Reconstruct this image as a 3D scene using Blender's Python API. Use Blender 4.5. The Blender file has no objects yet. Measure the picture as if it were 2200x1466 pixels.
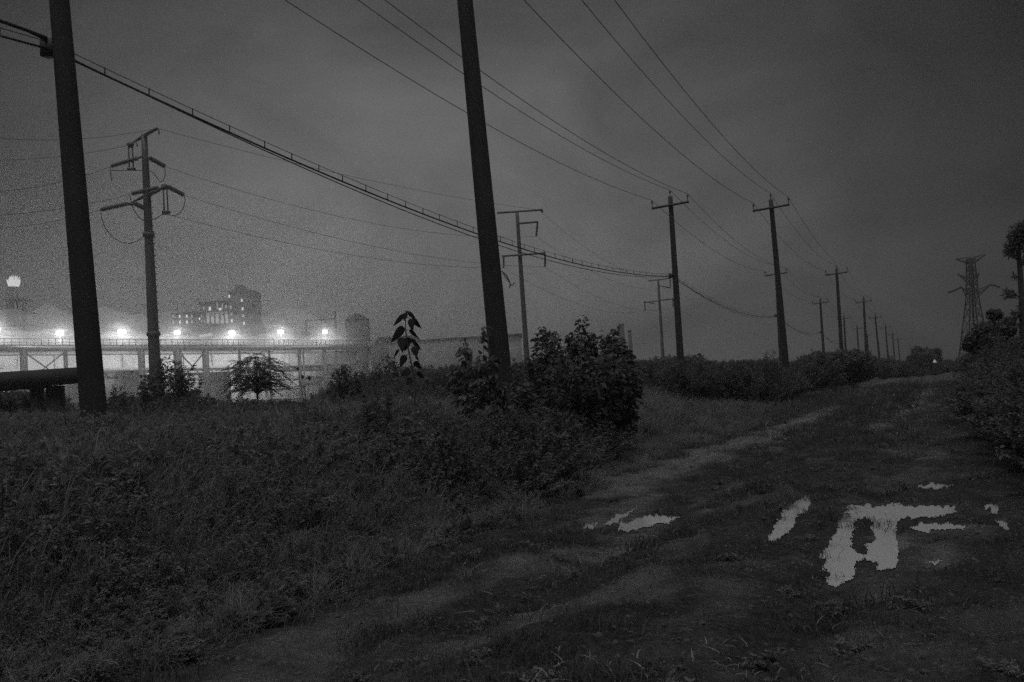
import bpy, math, random
import numpy as np
from mathutils import Vector, Matrix, noise

# ------------------------------------------------------------------ camera
scene = bpy.context.scene
COL = scene.collection
CH = 1.35                                   # eye height above the track, metres
F = 2139.0                                  # focal length in photo pixels (35 mm lens)
VP = (1990.0, 800.0)                        # where the track and both pole lines vanish
TR = 0.065                                  # slope of the tilted horizon

def _ray(u, v):
    return Vector(((u - 1100.0) / F, (733.0 - v) / F, -1.0))
_y = _ray(*VP).normalized()
_l = _ray(0.0, VP[1] + VP[0] * TR)
_z = _y.cross(_l).normalized()
if _z.y < 0: _z = -_z
_x = _y.cross(_z).normalized()
R_CW = Matrix((_x, _y, _z))                 # camera coordinates -> world coordinates
cam_d = bpy.data.cameras.new('camera'); cam = bpy.data.objects.new('camera', cam_d)
COL.objects.link(cam)
cam_d.sensor_width = 36.0; cam_d.lens = 36.0 * F / 2200.0
cam_d.clip_start = 0.05; cam_d.clip_end = 5000.0
cam.matrix_world = Matrix.Translation((0, 0, CH)) @ R_CW.to_4x4()
scene.camera = cam
R_WC = R_CW.transposed()
RCW = np.array(R_CW); RWC = RCW.T

# ------------------------------------------------------------------ world, sun, exposure
SUN_EL, SUN_ROT = math.radians(74), math.radians(165)   # behind the camera, high
world = bpy.data.worlds.new("World"); scene.world = world; world.use_nodes = True
def build_world():
    nt = world.node_tree; N = nt.nodes; L = nt.links; N.clear()
    out = N.new('ShaderNodeOutputWorld'); bg = N.new('ShaderNodeBackground')
    sky = N.new('ShaderNodeTexSky'); sky.sky_type = 'NISHITA'; sky.sun_disc = False
    sky.sun_elevation = SUN_EL; sky.sun_rotation = SUN_ROT; sky.dust_density = 4.0
    bw = N.new('ShaderNodeRGBToBW'); L.new(sky.outputs[0], bw.inputs[0])
    tc = N.new('ShaderNodeTexCoord')
    def m(op, a, b=None, c=None):
        n = N.new('ShaderNodeMath'); n.operation = op
        for i, v in enumerate((a, b, c)):
            if v is None: continue
            if isinstance(v, (int, float)): n.inputs[i].default_value = v
            else: L.new(v, n.inputs[i])
        return n.outputs[0]
    # the town's glow low over the works, to the left of the track
    g = _ray_world(1010, 800)
    dp = N.new('ShaderNodeVectorMath'); dp.operation = 'DOT_PRODUCT'
    L.new(tc.outputs['Generated'], dp.inputs[0]); dp.inputs[1].default_value = g
    glow = m('POWER', m('MAXIMUM', m('MULTIPLY_ADD', dp.outputs['Value'], 0.5, 0.5), 0.0), 28.0)
    sx = N.new('ShaderNodeSeparateXYZ'); L.new(tc.outputs['Generated'], sx.inputs[0])
    low = m('MULTIPLY', m('POWER', m('SUBTRACT', 1.0, m('ABSOLUTE', sx.outputs[2])), 10.0), 0.040)   # pale band along the horizon
    # slow smoke / cloud mottling
    nz = N.new('ShaderNodeTexNoise'); nz.inputs['Scale'].default_value = 5.0
    nz.inputs['Detail'].default_value = 6.0; nz.inputs['Roughness'].default_value = 0.55
    nz.inputs['Distortion'].default_value = 0.6
    mp = N.new('ShaderNodeMapping'); mp.inputs['Scale'].default_value = (1, 1, 1.7)
    L.new(tc.outputs['Generated'], mp.inputs[0]); L.new(mp.outputs[0], nz.inputs[0])
    cl = m('MULTIPLY_ADD', nz.outputs[0], 1.35, 0.325)
    base = m('MULTIPLY', bw.outputs[0], W_SKY)
    tot = m('MULTIPLY', m('ADD', base, m('ADD', low, m('MULTIPLY_ADD', glow, W_GLOW, W_FLAT))), cl)
    cmb = N.new('ShaderNodeCombineColor')
    for i in range(3): L.new(tot, cmb.inputs[i])
    L.new(cmb.outputs[0], bg.inputs[0]); bg.inputs[1].default_value = 1.0
    L.new(bg.outputs[0], out.inputs[0])
def _ray_world(u, v):
    d = (R_CW @ _ray(u, v)).normalized(); return tuple(d)
W_SKY, W_GLOW, W_FLAT = 0.0006, 0.195, 0.001
build_world()
sun_d = bpy.data.lights.new('sun', 'SUN'); sun = bpy.data.objects.new('sun', sun_d); COL.objects.link(sun)
sun_d.energy = 1.30; sun_d.angle = math.radians(60); sun_d.color = (1, 1, 1)
_sd = Vector((math.sin(SUN_ROT)*math.cos(SUN_EL), math.cos(SUN_ROT)*math.cos(SUN_EL), math.sin(SUN_EL)))   # towards the sun
sun.rotation_euler = _sd.to_track_quat('Z', 'Y').to_euler()
sun.location = (0, -20, 60)
vs = scene.view_settings
scene.display_settings.display_device = 'sRGB'
vs.view_transform = 'Standard'; vs.look = 'None'; vs.gamma = 1.0; vs.use_curve_mapping = False
vs.exposure = 0.0
cy = scene.cycles
cy.use_denoising = False                    # the photograph is grainy
cy.use_adaptive_sampling = True; cy.adaptive_threshold = 0.045; cy.adaptive_min_samples = 18
cy.sample_clamp_direct = 1.2; cy.sample_clamp_indirect = 0.4
cy.max_bounces = 4; cy.diffuse_bounces = 3; cy.glossy_bounces = 2; cy.transmission_bounces = 2
cy.volume_bounces = 0; cy.caustics_reflective = False; cy.caustics_refractive = False
HAZE = 0.0015
LAMP_W = 5200.0; HALL_W = 4200.0

# ------------------------------------------------------------------ helpers
def horizon(u): return VP[1] + (VP[0] - u) * TR
def P(u, v, zc):
    """photo position + distance along the lens axis -> place in the world"""
    return R_CW @ (_ray(u, v) * zc) + Vector((0, 0, CH))
def proj(p):
    q = RWC @ (np.asarray(p, float).T - np.array([[0], [0], [CH]]))
    return 1100 + F * q[0] / -q[2], 733 - F * q[1] / -q[2], -q[2]
def sstep(a, b, x):
    t = np.clip((np.asarray(x, float) - a) / (b - a), 0, 1); return t * t * (3 - 2 * t)

class MB:
    def __init__(s): s.v = []; s.q = []; s.t = []; s.n = 0; s.flat = True
    def add(s, v, q=None, t=None):
        v = np.asarray(v, float).reshape(-1, 3)
        if q is not None and len(q): s.q.append(np.asarray(q, int).reshape(-1, 4) + s.n)
        if t is not None and len(t): s.t.append(np.asarray(t, int).reshape(-1, 3) + s.n)
        s.v.append(v); s.n += len(v); return s
    def box(s, lo, hi, M=None):
        x0, y0, z0 = lo; x1, y1, z1 = hi
        v = np.array([(x0,y0,z0),(x1,y0,z0),(x1,y1,z0),(x0,y1,z0),(x0,y0,z1),(x1,y0,z1),(x1,y1,z1),(x0,y1,z1)], float)
        if M is not None: v = np.array([(M @ Vector(p))[:] for p in v])
        return s.add(v, [(0,3,2,1),(4,5,6,7),(0,1,5,4),(1,2,6,5),(2,3,7,6),(3,0,4,7)])
    def tube(s, pts, r, n=6, caps=True):
        pts = [Vector(p) for p in pts]; k = len(pts)
        rs = [r] * k if isinstance(r, (int, float)) else list(r)
        vv = []; prev = None
        for i, p in enumerate(pts):
            d = (pts[min(i+1, k-1)] - pts[max(i-1, 0)])
            d = d.normalized() if d.length > 1e-9 else Vector((0, 0, 1))
            if prev is None:
                a = Vector((1, 0, 0)) if abs(d.x) < 0.8 else Vector((0, 1, 0))
                a = (a - d * a.dot(d)).normalized()
            else:
                a = prev - d * prev.dot(d)
                a = a.normalized() if a.length > 1e-6 else d.orthogonal().normalized()
            prev = a; b = d.cross(a)
            for j in range(n):
                th = 2 * math.pi * j / n
                vv.append(p + (a * math.cos(th) + b * math.sin(th)) * rs[i])
        q = [(i*n+j, i*n+(j+1) % n, (i+1)*n+(j+1) % n, (i+1)*n+j) for i in range(k-1) for j in range(n)]
        t = []
        if caps:
            vv += [pts[0], pts[-1]]; a, b = k*n, k*n+1
            t = [(a, (j+1) % n, j) for j in range(n)] + [(b, (k-1)*n+j, (k-1)*n+(j+1) % n) for j in range(n)]
        return s.add([tuple(v) for v in vv], q, t)
    def bar(s, a, b, w, h=None, up=Vector((0, 0, 1))):
        a, b = Vector(a), Vector(b); h = h or w; d = (b - a).normalized()
        sx = d.cross(up)
        if sx.length < 1e-4: sx = d.cross(Vector((0, 1, 0)))
        sx.normalize(); sy = sx.cross(d)
        v = [tuple(p + sx*(w/2*i) + sy*(h/2*j)) for p in (a, b) for i, j in ((-1,-1),(1,-1),(1,1),(-1,1))]
        return s.add(v, [(0,3,2,1),(4,5,6,7),(0,1,5,4),(1,2,6,5),(2,3,7,6),(3,0,4,7)])
    def leaves(s, pos, d, up, ln, wd, fold=0.18):
        """rounded folded leaves: pos = base, d = towards the tip, up = upper side"""
        pos = np.asarray(pos, float); d = np.asarray(d, float); up = np.asarray(up, float)
        d = d / (np.linalg.norm(d, axis=1, keepdims=True) + 1e-9)
        sx = np.cross(d, up); sx /= (np.linalg.norm(sx, axis=1, keepdims=True) + 1e-9)
        nn = np.cross(sx, d); ln = np.asarray(ln, float).reshape(-1, 1); wd = np.asarray(wd, float).reshape(-1, 1)
        f = fold * wd
        a = pos; t = pos + d * ln - nn * ln * 0.12
        l1 = pos + d * ln * .22 - sx * wd * .46 + nn * f; l2 = pos + d * ln * .62 - sx * wd * .40 + nn * f * .8
        r1 = pos + d * ln * .22 + sx * wd * .46 + nn * f; r2 = pos + d * ln * .62 + sx * wd * .40 + nn * f * .8
        V = np.stack([a, l1, l2, t, r2, r1], 1).reshape(-1, 3); k = len(pos)
        b = (np.arange(k) * 6)[:, None]
        Q = np.concatenate([b + np.array([[0, 1, 2, 3]]), b + np.array([[0, 3, 4, 5]])])
        return s.add(V, Q)
    def mesh(s, name, smooth=False):
        me = bpy.data.meshes.new(name)
        V = np.concatenate(s.v) if s.v else np.zeros((0, 3))
        Q = np.concatenate(s.q) if s.q else np.zeros((0, 4), int)
        T = np.concatenate(s.t) if s.t else np.zeros((0, 3), int)
        me.vertices.add(len(V)); me.vertices.foreach_set('co', V.astype(np.float32).ravel())
        nl = Q.size + T.size; me.loops.add(nl); me.polygons.add(len(Q) + len(T))
        me.loops.foreach_set('vertex_index', np.concatenate([Q.ravel(), T.ravel()]).astype(np.int32))
        ls = np.concatenate([np.arange(len(Q)) * 4, Q.size + np.arange(len(T)) * 3]).astype(np.int32)
        me.polygons.foreach_set('loop_start', ls)
        me.update(calc_edges=True); me.validate()
        if smooth: me.polygons.foreach_set('use_smooth', np.ones(len(me.polygons), bool))
        return me
    def build(s, name, mat, parent=None, smooth=False, local=None):
        """link as one object; vertices are given in world space unless local is set"""
        if parent is not None and local is None:
            o_ = np.array(parent_origin(parent)); s.v = [v - o_ for v in s.v]
        me = s.mesh(name, smooth); me.materials.append(mat)
        o = bpy.data.objects.new(name, me); COL.objects.link(o)
        if parent is not None: o.parent = parent
        return o
def parent_origin(p):
    t = Vector((0, 0, 0))
    while p is not None: t = t + p.location; p = p.parent
    return t
def tag(o, label=None, cat=None, group=None, kind=None):
    if label: o['label'] = label
    if cat: o['category'] = cat
    if group: o['group'] = group
    if kind: o['kind'] = kind
    return o
def thing(name, label, cat, loc=(0, 0, 0), group=None):
    o = bpy.data.objects.new(name, None); COL.objects.link(o); o.location = loc
    o.empty_display_size = 0.2
    return tag(o, label, cat, group)

def mat(name, c0, c1=None, scale=3.0, rough=0.8, bump=0.0, detail=6.0, metal=0.0, attr=None, spec=0.5, stretch=(1, 1, 1), trans=0.0):
    """grey procedural material: the tone runs from c0 to c1 with noise"""
    m = bpy.data.materials.new(name); m.use_nodes = True
    nt = m.node_tree; N = nt.nodes; L = nt.links
    b = N['Principled BSDF']; b.inputs['Roughness'].default_value = rough
    b.inputs['Metallic'].default_value = metal; b.inputs['Specular IOR Level'].default_value = spec
    c1 = c0 if c1 is None else c1
    tc = N.new('ShaderNodeTexCoord'); mp = N.new('ShaderNodeMapping'); mp.inputs['Scale'].default_value = stretch
    nz = N.new('ShaderNodeTexNoise'); nz.inputs['Scale'].default_value = scale; nz.inputs['Detail'].default_value = detail
    L.new(tc.outputs['Object'], mp.inputs[0]); L.new(mp.outputs[0], nz.inputs[0])
    cr = N.new('ShaderNodeValToRGB'); e = cr.color_ramp.elements
    e[0].position = .32; e[1].position = .68
    e[0].color = (c0, c0, c0, 1); e[1].color = (c1, c1, c1, 1)
    L.new(nz.outputs[0], cr.inputs[0]); L.new(cr.outputs[0], b.inputs['Base Color'])
    if trans:
        tl = N.new('ShaderNodeBsdfTranslucent'); mx = N.new('ShaderNodeMixShader'); mx.inputs[0].default_value = trans
        L.new(cr.outputs[0], tl.inputs[0]); L.new(b.outputs[0], mx.inputs[1]); L.new(tl.outputs[0], mx.inputs[2]); L.new(mx.outputs[0], N['Material Output'].inputs[0])
    if bump:
        bp = N.new('ShaderNodeBump'); bp.inputs['Strength'].default_value = bump; bp.inputs['Distance'].default_value = .05
        L.new(nz.outputs[0], bp.inputs['Height']); L.new(bp.outputs[0], b.inputs['Normal'])
    return m
def emit(name, s):
    m = bpy.data.materials.new(name); m.use_nodes = True; N = m.node_tree.nodes; N.clear()
    e = N.new('ShaderNodeEmission'); o = N.new('ShaderNodeOutputMaterial')
    e.inputs[1].default_value = s; e.inputs[0].default_value = (1, 1, 1, 1)
    m.node_tree.links.new(e.outputs[0], o.inputs[0]); m.cycles.emission_sampling = 'NONE'
    return m
M = dict(
    pole=mat('weathered_dark_pole', .02, .042, 2.5, .85, .3, stretch=(1, 1, .25)),
    arm=mat('old_crossarm_metal', .03, .06, 8, .7),
    insul=mat('glazed_insulator', .04, .07, 12, .35),
    wire=mat('weathered_wire', .02, .04, 5, .7),
    cable=mat('black_cable_sheath', .015, .03, 5, .6),
    steel=mat('galvanised_steel', .06, .11, 1.5, .6, stretch=(1, 1, .2)),
    farsteel=mat('rusty_tower_steel', .02, .04, 1.5, .8),
    concrete=mat('stained_concrete', .18, .34, .35, .9, .3, stretch=(1, 1, .3)),
    darkconc=mat('sooty_concrete', .025, .05, 1.2, .95, .5),
    wall=mat('pale_factory_wall', .20, .60, .35, .85, 0.1, stretch=(1, 1, .5)),
    wallgrey=mat('grey_cladding', .22, .30, .2, .85, stretch=(1, 1, .15)),
    opening=mat('dark_shutter', .10, .16, 1.5, .8),
    farwall=mat('distant_pale_wall', .2, .3, .1, .9),
    far=mat('distant_grey_render', .06, .11, .15, .9),
    roof=mat('sheet_roof', .05, .09, .3, .7),
    grass=mat('night_grass', .12, .28, 1.1, .9, spec=.1, trans=.42),
    weed=mat('weed_leaf', .12, .25, 1.3, .9, spec=.1, trans=.42),
    turf=mat('trodden_turf', .05, .13, 1.6, .8, spec=.2, trans=.42),
    dry=mat('dry_straw', .10, .20, 3, .8, spec=.3),
    leaf=mat('shrub_leaf', .09, .18, 2.5, .9, spec=.1, trans=.42),
    darkleaf=mat('dark_shrub_leaf', .10, .18, 1.6, .9, spec=.1, trans=.42),
    bigleaf=mat('drooping_leaf', .02, .04, 4, .8, spec=.1),
    stem=mat('woody_stem', .05, .09, 8, .85),
    bark=mat('tree_bark', .04, .08, 5, .9, .4),
    petal=mat('pale_petal', .6, .8, 5, .7),
    clod=mat('mud_clod', .04, .10, 6, .9),
    lamp=emit('floodlight_glow', 14.0), win=emit('lit_window_glow', .75), dimglow=emit('dim_window_and_lit_face_glow', .30),
    flame=emit('flare_flame_glow', .72), smalllamp=emit('far_lamp_glow', .3),
    housing=mat('lamp_housing', .05, .08, 4, .5),
)
# ------------------------------------------------------------------ terrain
def vnoise(x, y, s, seed=0):
    """cheap smooth value noise on arrays, -1..1"""
    x = np.asarray(x, float) * s + seed * 17.3; y = np.asarray(y, float) * s - seed * 9.1
    xi = np.floor(x); yi = np.floor(y); fx = x - xi; fy = y - yi
    fx = fx*fx*(3-2*fx); fy = fy*fy*(3-2*fy)
    def h(a, b):
        k = np.sin(a * 127.1 + b * 311.7 + seed * 5.7) * 43758.5453
        return (k - np.floor(k)) * 2 - 1
    return (h(xi, yi)*(1-fx) + h(xi+1, yi)*fx)*(1-fy) + (h(xi, yi+1)*(1-fx) + h(xi+1, yi+1)*fx)*fy
def gz0(x, y):
    x = np.asarray(x, float); y = np.asarray(y, float)
    z = 0.75 * sstep(30, 95, y) * sstep(-40, -12, x) * (1 - sstep(160, 420, y) * .6)   # the track climbs gently
    z = z + 0.55 * sstep(1.2, 5.0, x) * sstep(3, 12, y)                                 # bank on the right
    z = z + 0.30 * sstep(-4.6, -9.0, x)                                              # verge on the left
    z = z + 0.25 * vnoise(x, y, .09, 1) * sstep(5, 12, np.hypot(x + 1.5, y * .0))
    return z
def ground_at(u, v, z=0.0):
    d = R_CW @ _ray(u, v); t = (z - CH) / d.z
    return d.x * t, d.y * t
def poly_px(pts): return [(1200 + a / 2.2, 980 + b / 2.2) for a, b in pts]
PUD = {
 'main': poly_px([(1380,230),(1425,240),(1460,222),(1480,245),(1530,228),(1615,225),(1620,240),(1780,232),(1850,238),(1890,268),(1780,288),(1640,292),(1605,300),(1600,350),(1605,400),(1600,430),(1612,500),(1600,530),(1515,540),(1500,500),(1455,490),(1440,478),(1425,490),(1395,515),(1400,560),(1350,595),(1300,622),(1270,605),(1272,550),(1245,520),(1272,490),(1240,480),(1250,440),(1285,430),(1290,400),(1312,350),(1330,300)]),
 'hole': poly_px([(1380,400),(1400,340),(1395,305),(1450,288),(1492,310),(1482,345),(1500,392),(1462,410),(1450,470),(1415,455),(1378,430)]),
 'slant': poly_px([(1135,205),(1175,185),(1190,230),(1185,265),(1140,270),(1120,300),(1110,330),(1080,365),(1020,395),(985,402),(1000,360),(1040,310),(1070,260),(1110,235)]),
 'left': poly_px([(285,352),(305,315),(380,300),(430,276),(480,283),(570,292),(500,318),(430,328),(360,352)]),
 'sliver': poly_px([(112,348),(135,322),(200,318),(150,344)]),
 'sliver2': poly_px([(215,322),(265,288),(385,236),(310,290),(275,318)]),
 'thin': poly_px([(1680,150),(1760,128),(1858,130),(1800,154)]),
 'second': poly_px([(1655,342),(1700,315),(1800,322),(1930,322),(1900,342),(1720,360)]),
 'edge': poly_px([(2005,228),(2050,232),(2082,260),(2070,278),(2030,252)]),
 'edge2': poly_px([(2062,300),(2110,312),(2132,345),(2098,344)]),
 'low': poly_px([(1735,504),(1790,486),(1808,502),(1770,512)]),
 'front': poly_px([(480,1048),(560,998),(535,1030)]),
}
def inpoly(px, py, poly):
    px = np.asarray(px, float); py = np.asarray(py, float); ins = np.zeros(px.shape, bool); n = len(poly)
    for i in range(n):
        x0, y0 = poly[i]; x1, y1 = poly[(i+1) % n]
        if y0 == y1: continue
        c = ((y0 > py) != (y1 > py)) & (px < (x1 - x0) * (py - y0) / (y1 - y0) + x0)
        ins ^= c
    return ins
# pale trodden streaks, plus wet glints painted in by the largest puddle: world-space strokes (from, to, half width, strength)
def stroke(pts, w, s):
    g = [ground_at(u, v) for u, v in pts]; return [(g[i], g[i+1], w, s) for i in range(len(g)-1)]
STK = []
for a in ([(430,1475),(620,1400),(850,1305),(1100,1225),(1350,1150)], .30, .75), \
         ([(650,1480),(850,1420),(1150,1330),(1330,1300)], .34, .85), ([(1330,1300),(1420,1240),(1520,1180)], .16, .6), \
         ([(1290,1065),(1450,1000),(1600,950),(1700,915),(1790,880)], .62, .85), ([(1240,1140),(1400,1070)], .3, .7), ([(1960,1140),(1990,1205)], .16, .9), ([(2000,1150),(2080,1130)], .12, .7), ([(1905,1240),(1915,1310)], .07, .9), ([(1765,1195),(1800,1170)], .1, .7), ([(1480,1110),(1580,1080)], .10, .8), \
         ([(1870,930),(1960,880),(2000,850)], .40, .8), ([(1900,960),(2020,985)], .3, .6), ([(1880,1040),(1960,1010)], .3, .35), \
         ([(1540,1110),(1620,1075)], .14, .7), ([(1700,1430),(2000,1380),(2250,1300)], .5, .42), ([(1600,1230),(1720,1200)], .15, .4), \
         ([(1850,1250),(1960,1200),(2060,1150)], .25, .4), ([(1780,880),(1900,840),(1975,818)], .5, .5):
    STK += stroke(*a)
def mudness(x, y):
    x = np.asarray(x, float); y = np.asarray(y, float)
    wx = x + .20 * vnoise(x, y*.6, 2.3, 3) + .10 * vnoise(x, y*.6, 6, 4) + .05*vnoise(x, y, 15, 14); wy = y + .35 * vnoise(x, y, 1.6, 5)
    m = np.zeros(x.shape)
    for (a, b, w, s) in STK:
        dx, dy = b[0]-a[0], b[1]-a[1]; t = np.clip(((wx-a[0])*dx + (wy-a[1])*dy) / (dx*dx+dy*dy), 0, 1)
        d = np.hypot(wx-(a[0]+t*dx), wy-(a[1]+t*dy)); m = np.maximum(m, s * (1 - sstep(w*.45, w*1.35, d)))
    far = (1 - sstep(.5, 1.1, np.abs(x + 3.6 - 0)) ) * .6 + (1 - sstep(.5, 1.2, np.abs(x + .3))) * .7
    m = np.maximum(m, far * sstep(18, 30, y) * (.28 + .4*vnoise(x, y*.4, 1.4, 12)))
    m = np.maximum(m, .55*np.clip(vnoise(x, y*.45, 2.2, 9) + .5*vnoise(x, y*.5, 5.1, 10) - .15, 0, 1))
    return np.clip(m * (.72 + .45 * vnoise(x, y*.6, 5, 8) + .25*vnoise(x, y, 13, 11)), 0, 1)
def gz(x, y):
    x = np.asarray(x, float); y = np.asarray(y, float)
    z = gz0(x, y)
    tr = 1 - sstep(2.0, 5.0, np.abs(x + 1.8))
    rel = .035 * vnoise(x, y, 1.3, 21) + .028 * vnoise(x, y*.7, 3.7, 22) + .020 * vnoise(x, y, 7.5, 23)
    rut = .08 * np.exp(-((x + .62) / .25) ** 2) + .08 * np.exp(-((x + 2.75) / .25) ** 2)
    hump = .07 * np.exp(-((x + 1.7) / .5) ** 2)
    u, v, zc = proj(np.stack([x, y, np.zeros_like(x)], -1).reshape(-1, 3)); u = u.reshape(x.shape); v = v.reshape(x.shape); zc = zc.reshape(x.shape)
    near = (zc > 1) & (v > 1010) & (u > 1180) & (u < 2260)
    fl = np.zeros(x.shape)
    for k, pl in PUD.items():
        if k == 'hole': continue
        for du in (-16, 0, 16):
            for dv in (-9, 0, 9): fl = np.maximum(fl, (inpoly(u + du, v + dv, pl) & near).astype(float))
    z = z + (rel + hump - rut) * tr * (1 - fl) - .018 * fl
    return z
def G(u, zc):
    """foot on the terrain of whatever stands at photo column u, at that distance"""
    p = P(u, horizon(u), zc); return Vector((p.x, p.y, float(gz0(p.x, p.y))))

def build_ground():
    def axis(segs):
        a = [segs[0][0]]
        for lo, hi, st in segs: n = max(1, int(round((hi-lo)/st))); a += list(lo + (hi-lo)*(np.arange(n)+1)/n)
        return np.array(a)
    X = axis([(-900,-200,100),(-200,-60,20),(-60,-20,3),(-20,-7,.6),(-7,3,.06),(3,8,.5),(8,40,4),(40,200,30),(200,900,120)])
    Y = axis([(-900,-100,120),(-100,-20,20),(-20,2,1.5),(2,16,.075),(16,32,.3),(32,120,3),(120,300,15),(300,900,100)])
    xx, yy = np.meshgrid(X, Y); zz = gz(xx, yy)
    nx, ny = len(X), len(Y); b = MB()
    i = np.arange(nx-1)[None, :] + np.arange(ny-1)[:, None]*nx
    b.add(np.stack([xx, yy, zz], -1).reshape(-1, 3), np.stack([i, i+1, i+1+nx, i+nx], -1).reshape(-1, 4))
    m = bpy.data.materials.new('mud_and_soil'); m.use_nodes = True; nt = m.node_tree; N = nt.nodes; L = nt.links
    bs = N['Principled BSDF']; at = N.new('ShaderNodeAttribute'); at.attribute_name = 'mud'
    tc = N.new('ShaderNodeTexCoord')
    n1 = N.new('ShaderNodeTexNoise'); n1.inputs['Scale'].default_value = 5; n1.inputs['Detail'].default_value = 10; n1.inputs['Roughness'].default_value = .82
    n2 = N.new('ShaderNodeTexNoise'); n2.inputs['Scale'].default_value = 24; n2.inputs['Detail'].default_value = 8; n2.inputs['Roughness'].default_value = .75
    L.new(tc.outputs['Object'], n1.inputs[0]); L.new(tc.outputs['Object'], n2.inputs[0])
    ad = N.new('ShaderNodeMath'); ad.operation = 'MULTIPLY_ADD'; L.new(n1.outputs[0], ad.inputs[0]); ad.inputs[1].default_value = .9
    L.new(at.outputs['Fac'], ad.inputs[2])
    ad2 = N.new('ShaderNodeMath'); ad2.operation = 'MULTIPLY_ADD'; L.new(n2.outputs[0], ad2.inputs[0]); ad2.inputs[1].default_value = 2.0; L.new(ad.outputs[0], ad2.inputs[2])
    cr = N.new('ShaderNodeValToRGB'); e = cr.color_ramp.elements
    e[0].position = .50; e[0].color = (.040,)*3 + (1,); e[1].position = 1.0; e[1].color = (.32,)*3 + (1,)
    mr = N.new('ShaderNodeMapRange'); mr.inputs['From Max'].default_value = 2.6; L.new(ad2.outputs[0], mr.inputs[0])
    L.new(mr.outputs[0], cr.inputs[0]); L.new(cr.outputs[0], bs.inputs['Base Color'])
    bs.inputs['Roughness'].default_value = .75; bs.inputs['Specular IOR Level'].default_value = .25
    bp = N.new('ShaderNodeBump'); bp.inputs['Strength'].default_value = 1.0; bp.inputs['Distance'].default_value = .06
    L.new(ad2.outputs[0], bp.inputs['Height']); L.new(bp.outputs[0], bs.inputs['Normal'])
    o = b.build('ground', m, smooth=True); tag(o, kind='structure')
    a = o.data.attributes.new('mud', 'FLOAT', 'POINT'); a.data.foreach_set('value', mudness(xx, yy).astype(np.float32).ravel())
build_ground()

def build_puddles():
    m = bpy.data.materials.new('pale_puddle_water'); m.use_nodes = True; N = m.node_tree.nodes; L = m.node_tree.links
    b = N['Principled BSDF']; b.inputs['Base Color'].default_value = (.46, .46, .46, 1); b.inputs['Roughness'].default_value = .08  # even pale grey base, much lighter than clear water
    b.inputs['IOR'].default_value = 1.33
    lab = {'main': 'largest pale puddle, forked round a muddy island in the right rut', 'slant': 'narrow slanting puddle just left of the largest forked puddle',
           'left': 'longest pale puddle in the left wheel rut', 'sliver': 'tiny sliver of water at the far left end of the left rut puddles',
           'sliver2': 'thin streak of water behind the longest left rut puddle', 'thin': 'thin broken strip of water beyond the largest puddle',
           'second': 'flat narrow puddle under the right arm of the forked puddle', 'edge': 'small oval puddle by the right hand weeds, farther of two',
           'edge2': 'small oval puddle by the right hand weeds, nearer of two', 'low': 'small faint wet spot right of the largest puddle foot',
           'front': 'small slanting puddle at the bottom edge of the picture'}
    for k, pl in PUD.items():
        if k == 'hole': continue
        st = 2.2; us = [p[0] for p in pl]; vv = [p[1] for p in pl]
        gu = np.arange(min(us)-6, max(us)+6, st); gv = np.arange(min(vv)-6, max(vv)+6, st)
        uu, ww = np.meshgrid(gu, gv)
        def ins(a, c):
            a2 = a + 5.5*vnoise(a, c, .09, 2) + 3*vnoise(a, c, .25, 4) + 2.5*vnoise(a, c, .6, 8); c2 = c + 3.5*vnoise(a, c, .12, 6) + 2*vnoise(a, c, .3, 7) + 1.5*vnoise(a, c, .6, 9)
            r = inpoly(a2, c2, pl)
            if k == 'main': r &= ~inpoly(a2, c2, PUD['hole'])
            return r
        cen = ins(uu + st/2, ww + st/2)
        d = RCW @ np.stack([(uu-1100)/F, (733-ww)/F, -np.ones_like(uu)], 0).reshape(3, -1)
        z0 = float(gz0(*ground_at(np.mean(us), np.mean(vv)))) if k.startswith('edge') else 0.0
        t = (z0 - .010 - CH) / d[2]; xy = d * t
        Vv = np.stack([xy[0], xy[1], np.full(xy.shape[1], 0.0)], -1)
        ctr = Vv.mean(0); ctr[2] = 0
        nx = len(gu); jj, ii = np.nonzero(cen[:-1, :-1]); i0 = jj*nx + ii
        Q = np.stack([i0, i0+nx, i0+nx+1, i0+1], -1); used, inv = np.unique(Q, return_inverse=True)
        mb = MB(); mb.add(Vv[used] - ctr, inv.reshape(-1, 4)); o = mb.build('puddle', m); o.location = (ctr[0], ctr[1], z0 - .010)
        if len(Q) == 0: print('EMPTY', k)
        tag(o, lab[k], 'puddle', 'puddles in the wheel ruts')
build_puddles()

# ------------------------------------------------------------------ haze
def build_haze():
    m = bpy.data.materials.new('night_haze'); m.use_nodes = True; N = m.node_tree.nodes; N.clear()
    v = N.new('ShaderNodeVolumePrincipled'); o = N.new('ShaderNodeOutputMaterial')
    v.inputs['Color'].default_value = (.92, .92, .92, 1); v.inputs['Density'].default_value = HAZE; v.inputs['Anisotropy'].default_value = .68
    m.node_tree.links.new(v.outputs[0], o.inputs['Volume'])
    b = MB().box((-905, -905, -2.0), (905, 905, 62)); h = b.build('haze', m); tag(h, kind='stuff')
build_haze()

# ------------------------------------------------------------------ utility poles and their wires
ZA, ZB, DZ = 17.5, 20.6, 41.5
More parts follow.
